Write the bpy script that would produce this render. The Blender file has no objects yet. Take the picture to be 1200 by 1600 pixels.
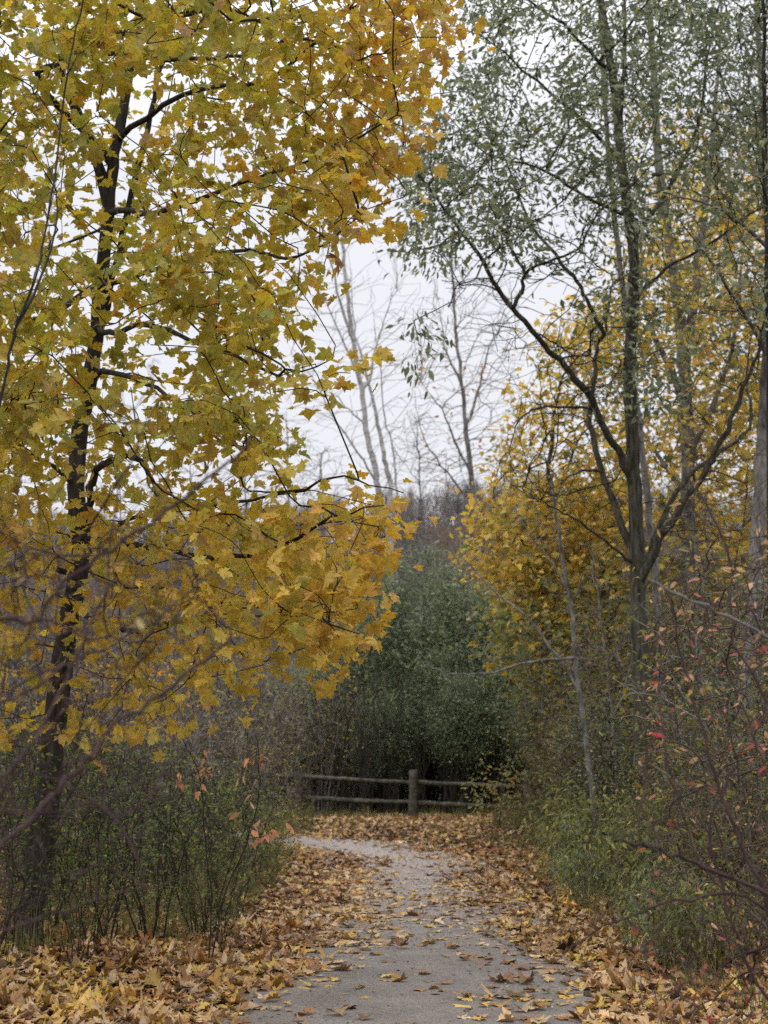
import bpy, math
import numpy as np
from mathutils import Vector, noise

# ------------------------------------------------------------------ camera, sky, sun, exposure
F = 2222.0                       # focal length in photograph pixels (50 mm on a 36 mm tall frame)
PITCH = math.atan(400 / F)
EYE = 1.6
sc = bpy.context.scene
cam_d = bpy.data.cameras.new("camera")
cam_d.sensor_fit = 'VERTICAL'; cam_d.sensor_height = 36; cam_d.sensor_width = 27; cam_d.lens = 50
cam_d.clip_start = 0.05; cam_d.clip_end = 3000
cam_d.dof.use_dof = True; cam_d.dof.focus_distance = 9.5; cam_d.dof.aperture_fstop = 2.8
cam = bpy.data.objects.new("camera", cam_d); sc.collection.objects.link(cam)
cam.location = (0, 0, EYE); cam.rotation_euler = (math.pi / 2 + PITCH, 0, 0)
sc.camera = cam

world = bpy.data.worlds.new("World"); sc.world = world; world.use_nodes = True
nt = world.node_tree; nt.nodes.clear()
N = nt.nodes.new; L = nt.links.new
out = N('ShaderNodeOutputWorld'); bg = N('ShaderNodeBackground'); bg.inputs[1].default_value = 0.1
sky = N('ShaderNodeTexSky'); sky.sky_type = 'NISHITA'; sky.sun_disc = False
SUN_EL, SUN_ROT = math.radians(38), math.radians(215)
sky.sun_elevation = SUN_EL; sky.sun_rotation = SUN_ROT; sky.air_density = 1.5; sky.dust_density = 6
hsv = N('ShaderNodeHueSaturation'); hsv.inputs['Saturation'].default_value = 0.15
tc = N('ShaderNodeTexCoord'); sep = N('ShaderNodeSeparateXYZ')
mr = N('ShaderNodeMapRange'); mr.inputs['From Min'].default_value = 0.40; mr.inputs['From Max'].default_value = 1.0
mr.inputs['To Min'].default_value = 0.84; mr.inputs['To Max'].default_value = 3.0
nz = N('ShaderNodeTexNoise'); nz.inputs['Scale'].default_value = 1.6; nz.inputs['Detail'].default_value = 4
mn = N('ShaderNodeMapRange'); mn.inputs['To Min'].default_value = 0.93; mn.inputs['To Max'].default_value = 1.07
mul = N('ShaderNodeMath'); mul.operation = 'MULTIPLY'
vm = N('ShaderNodeVectorMath'); vm.operation = 'SCALE'; vm.inputs[0].default_value = (8.5, 8.6, 9.2)
mix = N('ShaderNodeMix'); mix.data_type = 'RGBA'; mix.inputs['Factor'].default_value = 0.93
L(sky.outputs[0], hsv.inputs['Color']); L(hsv.outputs[0], mix.inputs['A'])
L(tc.outputs['Generated'], sep.inputs[0]); L(sep.outputs['Z'], mr.inputs['Value'])
L(tc.outputs['Generated'], nz.inputs['Vector']); L(nz.outputs['Fac'], mn.inputs['Value'])
L(mr.outputs[0], mul.inputs[0]); L(mn.outputs[0], mul.inputs[1]); L(mul.outputs[0], vm.inputs['Scale'])
L(vm.outputs[0], mix.inputs['B']); L(mix.outputs['Result'], bg.inputs[0]); L(bg.outputs[0], out.inputs[0])

sun_d = bpy.data.lights.new("sun", 'SUN'); sun_d.energy = 0.6; sun_d.angle = math.radians(25); sun_d.color = (1, .96, .9)
sun = bpy.data.objects.new("sun", sun_d); sc.collection.objects.link(sun)
sun.rotation_euler = (math.pi / 2 - SUN_EL, 0, math.pi - SUN_ROT)
sc.view_settings.view_transform = 'Standard'; sc.view_settings.look = 'None'
sc.view_settings.exposure = 0.34; sc.view_settings.gamma = 1.0
sc.render.engine = 'CYCLES'
cy = sc.cycles
cy.max_bounces = 7; cy.diffuse_bounces = 4; cy.glossy_bounces = 1; cy.transmission_bounces = 4; cy.transparent_max_bounces = 4
cy.volume_bounces = 0; cy.caustics_reflective = False; cy.caustics_refractive = False
cy.use_denoising = False; cy.use_adaptive_sampling = False; cy.sample_clamp_indirect = 4.0

# ------------------------------------------------------------------ helpers
R = np.random.default_rng(7)
COL = sc.collection
cp, sp_ = math.cos(PITCH), math.sin(PITCH)
UP = np.array([0, 0, 1.0])

def at(px, py, D):
    """point seen at photograph pixel (px, py), D metres ahead"""
    px, py, D = np.broadcast_arrays(np.asarray(px, float), np.asarray(py, float), np.asarray(D, float))
    xc = (px - 600) / F; yc = (800 - py) / F
    y = cp - yc * sp_; z = sp_ + yc * cp
    k = D / y
    return np.stack([xc * k, D, EYE + z * k], -1)

def sm(a, b, x):
    t = np.clip((np.asarray(x, float) - a) / (b - a), 0, 1); return t * t * (3 - 2 * t)

def gz(x, y):
    x = np.asarray(x, float); y = np.asarray(y, float)
    z = 0.42 * sm(16, 33, y) - 3.4 * sm(37, 60, y)
    z = z + 42 * sm(85, 260, y) * (1 + .10 * np.sin(x * .02 + 1) + .05 * np.sin(x * .055)) - 26 * sm(300, 900, y)
    near = 1 - sm(34, 60, y)
    ax = np.abs(x - PCX(y))
    z = z + near * sm(1.2, 4.5, ax) * (.10 * np.sin(x * 1.1 + y * .35) + .07 * np.sin(x * .6 - y * .9) + .12)
    return z

PC = np.array([(.1, -3), (.1, 0), (.15, 7), (.20, 9.5), (.36, 13), (.46, 18), (.44, 21.5), (.1, 23.8), (-.8, 25.4), (-2.4, 26.3), (-5, 26.9), (-12, 28)])
def PCX(y):
    return np.interp(y, PC[:7, 1], PC[:7, 0])

def catmull(P, n):
    P = np.asarray(P, float)
    if len(P) < 3:
        t = np.linspace(0, 1, n + 1)[:, None]; return P[0] * (1 - t) + P[-1] * t
    Q = np.vstack([2 * P[0] - P[1], P, 2 * P[-1] - P[-2]])
    res = []
    for i in range(1, len(Q) - 2):
        t = np.linspace(0, 1, n, endpoint=False)[:, None]
        p0, p1, p2, p3 = Q[i - 1], Q[i], Q[i + 1], Q[i + 2]
        res.append(.5 * (2 * p1 + (p2 - p0) * t + (2 * p0 - 5 * p1 + 4 * p2 - p3) * t ** 2 + (-p0 + 3 * p1 - 3 * p2 + p3) * t ** 3))
    return np.vstack(res + [P[-1][None]])

PATHC = catmull(PC, 8)
def path_dist(x, y):
    x = np.asarray(x, float); y = np.asarray(y, float)
    d = np.full(x.shape, 1e9)
    for a in range(len(PATHC) - 1):
        p, q = PATHC[a], PATHC[a + 1]; v = q - p
        t = np.clip(((x - p[0]) * v[0] + (y - p[1]) * v[1]) / (v @ v), 0, 1)
        d = np.minimum(d, np.hypot(x - p[0] - t * v[0], y - p[1] - t * v[1]))
    return d

def to_px(P):
    d = P - [0, 0, EYE]; fwd = d[:, 1] * cp + d[:, 2] * sp_; upc = -d[:, 1] * sp_ + d[:, 2] * cp
    return 600 + F * d[:, 0] / fwd, 800 - F * upc / fwd

def norm(v): return v / np.maximum(np.linalg.norm(v, axis=-1, keepdims=True), 1e-9)

def link_mesh(name, V, loops, starts, totals, mat, parent=None, origin=None, colors=None, smooth=False):
    V = np.asarray(V, np.float32)
    if origin is not None: V = V - np.asarray(origin, np.float32)
    me = bpy.data.meshes.new(name)
    me.vertices.add(len(V)); me.vertices.foreach_set("co", np.ascontiguousarray(V, np.float32).ravel())
    me.loops.add(len(loops)); me.loops.foreach_set("vertex_index", np.asarray(loops, np.int32))
    me.polygons.add(len(starts)); me.polygons.foreach_set("loop_start", np.asarray(starts, np.int32))
    if smooth: me.polygons.foreach_set("use_smooth", np.ones(len(starts), bool))
    if colors is not None:
        at_ = me.color_attributes.new("tint", 'FLOAT_COLOR', 'POINT')
        c = np.ones((len(V), 4), np.float32); c[:, :3] = colors
        at_.data.foreach_set("color", c.ravel())
    me.update(calc_edges=True); me.validate()
    me.materials.append(mat)
    o = bpy.data.objects.new(name, me); COL.objects.link(o)
    if parent is not None: o.parent = parent
    elif origin is not None: o.location = origin
    return o

def tri_mesh(name, V, T, mat, **k):
    T = np.asarray(T, np.int32); n = T.shape[1]
    return link_mesh(name, V, T.ravel(), np.arange(len(T)) * n, None, mat, **k)

def tubes(chains, k, lump=0.0):
    """chains: list of (pts, radii) -> verts, quads"""
    P = np.vstack([c[0] for c in chains]); Rr = np.concatenate([c[1] for c in chains])
    ln = np.array([len(c[0]) for c in chains]); cid = np.repeat(np.arange(len(chains)), ln)
    st = np.cumsum(ln) - ln
    idx = np.arange(len(P))
    nx = np.minimum(idx + 1, (st + ln - 1)[cid]); pv = np.maximum(idx - 1, st[cid])
    T = norm(P[nx] - P[pv])
    ref = norm(np.array([c[0][-1] - c[0][0] for c in chains]) + 1e-6)
    ax = np.argmin(np.abs(ref), axis=1); refv = np.eye(3)[ax][cid]
    n1 = norm(np.cross(T, refv)); n2 = np.cross(T, n1)
    a = np.linspace(0, 2 * np.pi, k, endpoint=False)
    rr = Rr[:, None] * np.ones(k)
    if lump:
        rr = rr * (1 + lump * (np.sin(a[None] * 3 + P[:, 2:3] * 2.1 + cid[:, None]) * .5 + np.sin(a[None] * 2 - P[:, 2:3] * 5.3) * .5 + R.normal(0, .25, rr.shape)))
    V = P[:, None] + rr[..., None] * (np.cos(a)[None, :, None] * n1[:, None] + np.sin(a)[None, :, None] * n2[:, None])
    e = idx[nx > idx]
    j = np.arange(k); j2 = (j + 1) % k
    Q = np.stack([e[:, None] * k + j, e[:, None] * k + j2, (e[:, None] + 1) * k + j2, (e[:, None] + 1) * k + j], -1).reshape(-1, 4)
    return V.reshape(-1, 3), Q

# leaf outlines: x from petiole (0) to tip (1)
def mk(half, c):
    h = np.array(half, float); pts = np.vstack([h, (h[1:-1] * [1, -1])[::-1]])
    return np.vstack([[c, 0], pts])
SHAPES = {
    'maple': mk([(0, 0), (-.07, .16), (-.10, .30), (.00, .44), (.15, .36), (.17, .56), (.33, .57), (.53, .70), (.52, .46), (.45, .28), (.60, .36), (.76, .27), (.80, .12), (1, 0)], .3),
    'maple_far': mk([(0, 0), (-.06, .38), (.15, .34), (.42, .64), (.44, .28), (.68, .29), (1, 0)], .3),
    'oval': mk([(0, 0), (.15, .15), (.42, .21), (.75, .12), (1, 0)], .45),
    'lance': mk([(0, 0), (.25, .15), (.6, .13), (1, 0)], .4),
    'dia': np.array([(0, 0), (.4, .28), (1, 0), (.4, -.28)], float),
}
def leaves(P, tip, nrm, size, shape, petiole=0.0, curl=.5, rng=R):
    S = SHAPES[shape]; m = len(P)
    t = norm(tip); n = norm(nrm - (nrm * t).sum(-1, keepdims=True) * t); b = np.cross(n, t)
    x = S[:, 0][None] + np.zeros((m, 1)); y = S[:, 1][None] * rng.uniform(.62, 1.15, (m, 1))
    if curl > 0: x = x + rng.normal(0, .035, x.shape); y = y + rng.normal(0, .03, y.shape)
    c1 = rng.normal(0, curl, (m, 1)); c2 = rng.normal(-.15, curl * .7, (m, 1)); c3 = rng.normal(0, curl * .6, (m, 1))
    z = c1 * y ** 2 + c2 * (x - .3) ** 2 + c3 * (x - .3) * y + rng.normal(0, .03, x.shape) * (curl > 0)
    z = z + np.abs(y) * rng.normal(.15, .35, (m, 1)) * (curl > 0)
    x = x + petiole
    V = P[:, None] + size[:, None, None] * (x[..., None] * t[:, None] + y[..., None] * b[:, None] + z[..., None] * n[:, None])
    k = len(S)
    if shape == 'dia':
        base = np.array([[0, 1, 2], [0, 2, 3]])
    else:
        i = np.arange(1, k); base = np.stack([np.zeros(k - 1, int), i, np.where(i + 1 < k, i + 1, 1)], -1)
    T = (base[None] + (np.arange(m) * k)[:, None, None]).reshape(-1, 3)
    V = V.reshape(-1, 3)
    own = np.repeat(np.arange(m), k)
    if petiole > 0:
        o = len(V)
        w = size[:, None] * .016 * b
        q = P + (size * petiole)[:, None] * t
        PV = np.stack([P + w, P - w, q - w, q + w], 1).reshape(-1, 3)
        T2 = (np.array([[0, 1, 2], [0, 2, 3]])[None] + (np.arange(m) * 4)[:, None, None]).reshape(-1, 3) + o
        V = np.vstack([V, PV]); T = np.vstack([T, T2]); own = np.concatenate([own, np.repeat(np.arange(m), 4)])
    return V, T, own

def pick(pal, w, m, jit=.15, rng=R):
    pal = np.array(pal, float); w = np.array(w, float)
    c = pal[rng.choice(len(pal), m, p=w / w.sum())]
    c2 = pal[rng.choice(len(pal), m, p=w / w.sum())]
    f = rng.uniform(0, .4, (m, 1))
    return np.clip((c * (1 - f) + c2 * f) * rng.normal(1, jit, (m, 1)), .004, .9)

def inpoly(px, py, poly):
    r = np.zeros(len(px), bool); n = len(poly)
    for i in range(n):
        x1, y1 = poly[i]; x2, y2 = poly[(i + 1) % n]
        c = ((y1 > py) != (y2 > py)) & (px < (x2 - x1) * (py - y1) / (y2 - y1 + 1e-9) + x1)
        r ^= c
    return r

def samp(poly, n, D0, D1, clump=0.0, scale=90., rng=R):
    poly = np.array(poly, float); res = np.zeros((0, 2))
    lo, hi = poly.min(0), poly.max(0); ph = rng.uniform(0, 6, 4)
    while len(res) < n:
        q = rng.uniform(lo, hi, (n * 2, 2)); q = q[inpoly(q[:, 0], q[:, 1], poly)]
        if clump:
            v = (np.sin(q[:, 0] / scale * 2.1 + ph[0] + 1.3 * np.sin(q[:, 1] / scale * 1.7 + ph[1])) * np.sin(q[:, 1] / scale * 2.6 + ph[2] + 1.1 * np.sin(q[:, 0] / scale * 1.9 + ph[3])))
            q = q[rng.uniform(0, 1, len(q)) < 1 - clump * (.5 - .5 * v)]
        res = np.vstack([res, q])
    res = res[:n]
    return at(res[:, 0], res[:, 1], rng.uniform(D0, D1, n)), res

class Skel:
    def __init__(s):
        s.P = []; s.par = []; s.rad = []; s.tag = []; s.path = []
    def add(s, p, par, r, tag):
        s.P.append(np.asarray(p, float)); s.par.append(par); s.rad.append(r); s.tag.append(tag)
        s.path.append(0 if par < 0 else s.path[par] + np.linalg.norm(s.P[-1] - s.P[par])); return len(s.P) - 1
    def limb(s, pts, r0, r1, tag, n=4, jit=.0, root=False, power=1.0):
        if tag.startswith('limb'): r1 *= .4
        C = catmull(pts, n); C[1:-1] += R.normal(0, jit, C[1:-1].shape)
        d = np.concatenate([[0], np.cumsum(np.linalg.norm(np.diff(C, axis=0), axis=1))]); d /= max(d[-1], 1e-6)
        rr = r0 + (r1 - r0) * d ** power
        if root or not s.P: last = s.add(C[0], -1, rr[0], tag); k = 1
        else:
            A = np.array(s.P); last = int(np.argmin(((A - C[0]) ** 2).sum(1)))
            k = 1 if np.linalg.norm(A[last] - C[0]) < .6 * np.linalg.norm(C[1] - C[0]) + .05 else 0
        for i in range(k, len(C)): last = s.add(C[i], last, rr[i], tag)
        return last
    def grow(s, att, bf=.35, r0=.003, p=2.3, bend=.35, up=.0, wob=.05, seg=3, limbpath=.3):
        n0 = len(s.P); A = np.asarray(att); m = len(A)
        P = np.array(s.P); path = np.array(s.path) * limbpath
        best = np.full(m, 1e9); bp = np.zeros(m, int)
        for i in range(n0):
            c = np.linalg.norm(A - P[i], axis=1) + bf * path[i]
            u = c < best; best[u] = c[u]; bp[u] = i
        done = np.zeros(m, bool); plen = np.zeros(m); allp = list(path)
        order = []
        for _ in range(m):
            j = int(np.argmin(np.where(done, 1e9, best))); done[j] = True
            par = bp[j]; pp = s.P[par]
            idx = len(s.P); s.P.append(A[j]); s.par.append(par); s.rad.append(0.0); s.tag.append('twig'); s.path.append(0)
            pl = allp[par] + np.linalg.norm(A[j] - pp); allp.append(pl)
            c = np.linalg.norm(A - A[j], axis=1) + bf * pl
            u = (c < best) & ~done; best[u] = c[u]; bp[u] = idx
        s.finish(r0, p, bend, up, wob, seg)
        return n0
    def finish(s, r0=.003, p=2.3, bend=.35, up=0., wob=.05, seg=3):
        n = len(s.P); P = np.array(s.P); par = np.array(s.par)
        acc = np.zeros(n); nch = np.bincount(par[par >= 0], minlength=n)
        for i in range(n - 1, -1, -1):
            if acc[i] == 0: acc[i] = r0 ** p
            if par[i] >= 0: acc[par[i]] += acc[i]
        r = acc ** (1 / p); hand = np.array(s.rad); s.r = np.where(hand > 0, np.maximum(hand, np.minimum(r, hand * 1.15)), r)
        ch = [[] for _ in range(n)]
        for i in range(n):
            if par[i] >= 0: ch[par[i]].append(i)
        s.dir = np.zeros((n, 3))
        for i in range(n):
            s.dir[i] = norm(P[i] - P[par[i]]) if par[i] >= 0 else UP
        # chains
        s.chains = []  # (tag, pts, radii)
        main = [-1] * n
        for i in range(n):
            if ch[i]:
                same = [c for c in ch[i] if s.tag[c] == s.tag[i] and s.tag[i] != 'twig']
                main[i] = same[0] if same else max(ch[i], key=lambda c: s.r[c])
                if s.tag[i] != 'twig' and not same: main[i] = -1 if s.tag[main[i]] != 'twig' else main[i]
        starts = [i for i in range(n) if par[i] < 0] 
        stack = [(-1, i) for i in starts]
        while stack:
            pr, i = stack.pop()
            pts = []; rad = []
            if pr >= 0: pts.append(P[pr]); rad.append(min(s.r[pr], s.r[i] * 1.25))
            tag = s.tag[i]; cur = i; prev = pr
            while True:
                if prev >= 0 and tag == 'twig' or (prev >= 0 and s.tag[cur] == 'twig'):
                    a, b = P[prev], P[cur]; ln = np.linalg.norm(b - a)
                    c = a + s.dir[prev] * ln * bend + UP * ln * up
                    k = seg
                    for q in range(1, k):
                        t = q / k
                        pt = (1 - t) ** 2 * a + 2 * t * (1 - t) * c + t * t * b + R.normal(0, wob * ln, 3) * .6
                        pts.append(pt); rad.append(rad[-1] + (s.r[cur] - rad[-1]) / (k - q + 1) if rad else s.r[cur])
                pts.append(P[cur]); rad.append(s.r[cur])
                for c_ in ch[cur]:
                    if c_ != main[cur]: stack.append((cur, c_))
                if main[cur] < 0: break
                prev, cur = cur, main[cur]
            if len(pts) > 1: s.chains.append((tag, np.array(pts), np.array(rad)))

def thing(name, label, cat, loc=(0, 0, 0), group=None):
    o = bpy.data.objects.new(name, None); COL.objects.link(o); o.location = [float(v) for v in loc]
    o.empty_display_size = .2
    o['label'] = label; o['category'] = cat
    if group: o['group'] = group
    return o
def tag(o, label=None, cat=None, kind=None, group=None):
    for k, v in (('label', label), ('category', cat), ('kind', kind), ('group', group)):
        if v: o[k] = v
    return o

def skeleton_parts(s, root, mats, origin, names=('trunk', 'limb', 'twigs'), k=(12, 8, 3), lump=.06, special={}):
    """one mesh for the trunk, one for each hand-laid limb, one for the twigs"""
    by = {}
    for t, p, r in s.chains: by.setdefault(t, []).append((p, r))
    for t, cs in by.items():
        if t == 'twig':
            big = [c for c in cs if c[1][0] > .012]; sml = [c for c in cs if c[1][0] <= .012]
            VV = []; QQ = []; o = 0
            for g, kk in ((big, 5), (sml, k[2])):
                if g:
                    V, Q = tubes(g, kk); VV.append(V); QQ.append(Q + o); o += len(V)
            tri_mesh(names[2], np.vstack(VV), np.vstack(QQ), mats[1], parent=root, origin=origin, smooth=True)
        else:
            main = t.startswith('trunk')
            V, Q = tubes(cs, k[0] if main else k[1], lump)
            tri_mesh(names[0] if main else names[1], V, Q, special.get(t, mats[0]), parent=root, origin=origin, smooth=True)

# ------------------------------------------------------------------ materials
def newmat(name):
    m = bpy.data.materials.new(name); m.use_nodes = True
    t = m.node_tree; t.nodes.clear(); return m, t, t.nodes.new, t.links.new
def leaf_mat(name, trans=.42, rough=.55, sat=1.08, spec=.35, tmul=1.25):
    m, t, n, l = newmat(name)
    o = n('ShaderNodeOutputMaterial'); a = n('ShaderNodeAttribute'); a.attribute_name = 'tint'
    tcn = n('ShaderNodeTexCoord'); no = n('ShaderNodeTexNoise'); no.inputs['Scale'].default_value = 38; no.inputs['Detail'].default_value = 4
    mrn = n('ShaderNodeMapRange'); mrn.inputs['From Min'].default_value = .3; mrn.inputs['From Max'].default_value = .7
    mrn.inputs['To Min'].default_value = .72; mrn.inputs['To Max'].default_value = 1.18
    sc_ = n('ShaderNodeVectorMath'); sc_.operation = 'SCALE'
    l(tcn.outputs['Object'], no.inputs['Vector']); l(no.outputs['Fac'], mrn.inputs['Value']); l(a.outputs['Color'], sc_.inputs[0]); l(mrn.outputs[0], sc_.inputs['Scale'])
    p = n('ShaderNodeBsdfPrincipled'); p.inputs['Roughness'].default_value = rough; p.inputs['Specular IOR Level'].default_value = spec
    l(sc_.outputs[0], p.inputs['Base Color'])
    h = n('ShaderNodeHueSaturation'); h.inputs['Saturation'].default_value = sat; h.inputs['Value'].default_value = tmul; l(sc_.outputs[0], h.inputs['Color'])
    tr = n('ShaderNodeBsdfTranslucent'); l(h.outputs[0], tr.inputs['Color'])
    mx = n('ShaderNodeMixShader'); mx.inputs[0].default_value = trans
    l(p.outputs[0], mx.inputs[1]); l(tr.outputs[0], mx.inputs[2]); l(mx.outputs[0], o.inputs[0])
    return m
def bark_mat(name, c0, c1, scale=14, stretch=.16, bump=.6, rings=False):
    m, t, n, l = newmat(name)
    o = n('ShaderNodeOutputMaterial'); p = n('ShaderNodeBsdfPrincipled'); p.inputs['Roughness'].default_value = .9; p.inputs['Specular IOR Level'].default_value = .15
    tcn = n('ShaderNodeTexCoord'); mp = n('ShaderNodeMapping'); mp.inputs['Scale'].default_value = (1, 1, stretch) if not rings else (.3, .3, 2)
    no = n('ShaderNodeTexNoise'); no.inputs['Scale'].default_value = scale; no.inputs['Detail'].default_value = 8; no.inputs['Roughness'].default_value = .65
    n2 = n('ShaderNodeTexNoise'); n2.inputs['Scale'].default_value = 2.2; n2.inputs['Detail'].default_value = 5
    cr = n('ShaderNodeValToRGB'); cr.color_ramp.elements[0].position = .36; cr.color_ramp.elements[1].position = .66
    cr.color_ramp.elements[0].color = (*c0, 1); cr.color_ramp.elements[1].color = (*c1, 1)
    mxn = n('ShaderNodeMix'); mxn.data_type = 'RGBA'; mxn.blend_type = 'MULTIPLY'; mxn.inputs['Factor'].default_value = .55
    bu = n('ShaderNodeBump'); bu.inputs['Strength'].default_value = bump; bu.inputs['Distance'].default_value = .015
    l(tcn.outputs['Object'], mp.inputs['Vector']); l(mp.outputs[0], no.inputs['Vector']); l(tcn.outputs['Object'], n2.inputs['Vector'])
    l(no.outputs['Fac'], cr.inputs[0]); l(cr.outputs[0], mxn.inputs['A'])
    ms = n('ShaderNodeMapRange'); ms.inputs['From Min'].default_value = .3; ms.inputs['From Max'].default_value = .7; ms.inputs['To Min'].default_value = .45; ms.inputs['To Max'].default_value = 1.3
    l(n2.outputs['Fac'], ms.inputs['Value']); l(ms.outputs[0], mxn.inputs['B'])
    l(mxn.outputs['Result'], p.inputs['Base Color']); l(no.outputs['Fac'], bu.inputs['Height']); l(bu.outputs[0], p.inputs['Normal'])
    l(p.outputs[0], o.inputs[0]); return m
def twig_mat(name, c):
    m, t, n, l = newmat(name)
    o = n('ShaderNodeOutputMaterial'); p = n('ShaderNodeBsdfPrincipled'); p.inputs['Roughness'].default_value = .8; p.inputs['Specular IOR Level'].default_value = .2
    tcn = n('ShaderNodeTexCoord'); no = n('ShaderNodeTexNoise'); no.inputs['Scale'].default_value = 9; no.inputs['Detail'].default_value = 3
    cr = n('ShaderNodeValToRGB'); cr.color_ramp.elements[0].position = .3; cr.color_ramp.elements[1].position = .7
    cr.color_ramp.elements[0].color = (*[v * .55 for v in c], 1); cr.color_ramp.elements[1].color = (*[v * 1.4 for v in c], 1)
    l(tcn.outputs['Object'], no.inputs['Vector']); l(no.outputs['Fac'], cr.inputs[0]); l(cr.outputs[0], p.inputs['Base Color']); l(p.outputs[0], o.inputs[0])
    return m
M = dict(
    maple_leaf=leaf_mat('maple_leaf', .45), dull_leaf=leaf_mat('dull_leaf', .38, .7, 1.05, .15), dry_leaf=leaf_mat('dry_leaf', .15, .7, 1.0, .2, 1.0),
    bark_dark=bark_mat('bark_dark', (.014, .013, .011), (.060, .054, .045), 22),
    bark_brown=bark_mat('bark_brown', (.026, .024, .018), (.125, .115, .088), 24, .14),
    bark_grey=bark_mat('bark_grey', (.07, .066, .058), (.27, .25, .225), 10, .4, .3),
    bark_pale=bark_mat('bark_pale', (.20, .195, .19), (.50, .485, .465), 6, .5, .15, rings=True),
    twig_dark=twig_mat('twig_dark', (.035, .028, .022)), twig_brown=twig_mat('twig_brown', (.085, .065, .048)),
    twig_grey=twig_mat('twig_grey', (.17, .155, .14)), twig_pale=twig_mat('twig_pale', (.36, .34, .33)), twig_red=twig_mat('twig_red', (.09, .045, .045)),
    wood=bark_mat('weathered_wood', (.03, .028, .02), (.125, .118, .088), 9, 1, .9), twig_fg=twig_mat('twig_fg', (.045, .026, .024)),
)
def ground_mat():
    m, t, n, l = newmat('soil')
    o = n('ShaderNodeOutputMaterial'); p = n('ShaderNodeBsdfPrincipled'); p.inputs['Roughness'].default_value = .95; p.inputs['Specular IOR Level'].default_value = .1
    tcn = n('ShaderNodeTexCoord'); no = n('ShaderNodeTexNoise'); no.inputs['Scale'].default_value = 9; no.inputs['Detail'].default_value = 10; no.inputs['Roughness'].default_value = .7
    vo = n('ShaderNodeTexVoronoi'); vo.inputs['Scale'].default_value = 14
    cr = n('ShaderNodeValToRGB'); e = cr.color_ramp.elements; e[0].position = .35; e[1].position = .7; e[0].color = (.022, .015, .009, 1); e[1].color = (.13, .085, .045, 1)
    mx = n('ShaderNodeMix'); mx.data_type = 'RGBA'; mx.blend_type = 'MULTIPLY'; mx.inputs['Factor'].default_value = .5
    bu = n('ShaderNodeBump'); bu.inputs['Strength'].default_value = .8; bu.inputs['Distance'].default_value = .04
    l(tcn.outputs['Object'], no.inputs['Vector']); l(tcn.outputs['Object'], vo.inputs['Vector']); l(no.outputs['Fac'], cr.inputs[0]); l(cr.outputs[0], mx.inputs['A']); l(vo.outputs['Color'], mx.inputs['B'])
    l(mx.outputs['Result'], p.inputs['Base Color']); l(no.outputs['Fac'], bu.inputs['Height']); l(bu.outputs[0], p.inputs['Normal']); l(p.outputs[0], o.inputs[0]); return m
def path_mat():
    m, t, n, l = newmat('worn_path')
    o = n('ShaderNodeOutputMaterial'); p = n('ShaderNodeBsdfPrincipled'); p.inputs['Roughness'].default_value = .85; p.inputs['Specular IOR Level'].default_value = .25
    tcn = n('ShaderNodeTexCoord'); fine = n('ShaderNodeTexNoise'); fine.inputs['Scale'].default_value = 75; fine.inputs['Detail'].default_value = 3; fine.inputs['Roughness'].default_value = .8
    mid = n('ShaderNodeTexNoise'); mid.inputs['Scale'].default_value = 1.7; mid.inputs['Detail'].default_value = 7; mid.inputs['Roughness'].default_value = .65
    crum = n('ShaderNodeTexNoise'); crum.inputs['Scale'].default_value = 22; crum.inputs['Detail'].default_value = 5; crum.inputs['Roughness'].default_value = .7
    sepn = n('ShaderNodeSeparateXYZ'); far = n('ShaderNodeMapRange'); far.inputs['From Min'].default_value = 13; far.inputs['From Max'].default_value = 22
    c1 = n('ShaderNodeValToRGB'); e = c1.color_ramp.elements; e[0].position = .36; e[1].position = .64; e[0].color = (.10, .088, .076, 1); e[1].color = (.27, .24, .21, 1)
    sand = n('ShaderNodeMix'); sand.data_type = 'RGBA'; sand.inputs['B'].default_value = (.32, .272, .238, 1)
    big = n('ShaderNodeMix'); big.data_type = 'RGBA'; big.blend_type = 'MULTIPLY'; big.inputs['Factor'].default_value = .5
    dr = n('ShaderNodeValToRGB'); d = dr.color_ramp.elements; d[0].position = .60; d[1].position = .66; d[0].color = (0, 0, 0, 1); d[1].color = (.75, .75, .75, 1)
    deb = n('ShaderNodeMix'); deb.data_type = 'RGBA'; deb.inputs['B'].default_value = (.10, .07, .045, 1)
    bu = n('ShaderNodeBump'); bu.inputs['Strength'].default_value = .8; bu.inputs['Distance'].default_value = .008
    ob = tcn.outputs['Object']
    for q in (fine, mid, crum): l(ob, q.inputs['Vector'])
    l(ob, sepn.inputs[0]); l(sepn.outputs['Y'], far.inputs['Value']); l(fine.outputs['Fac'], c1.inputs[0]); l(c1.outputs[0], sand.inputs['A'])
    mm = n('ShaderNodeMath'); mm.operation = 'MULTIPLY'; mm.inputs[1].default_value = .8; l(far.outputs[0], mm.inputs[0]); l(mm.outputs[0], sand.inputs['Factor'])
    mr2 = n('ShaderNodeMapRange'); mr2.inputs['From Min'].default_value = .3; mr2.inputs['From Max'].default_value = .7; mr2.inputs['To Min'].default_value = .42; mr2.inputs['To Max'].default_value = 1.3
    l(mid.outputs['Fac'], mr2.inputs['Value']); l(sand.outputs['Result'], big.inputs['A']); l(mr2.outputs[0], big.inputs['B'])
    l(crum.outputs['Fac'], dr.inputs[0]); l(dr.outputs[0], deb.inputs['Factor']); l(big.outputs['Result'], deb.inputs['A'])
    l(deb.outputs['Result'], p.inputs['Base Color']); l(fine.outputs['Fac'], bu.inputs['Height']); l(bu.outputs[0], p.inputs['Normal']); l(p.outputs[0], o.inputs[0]); return m

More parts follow.
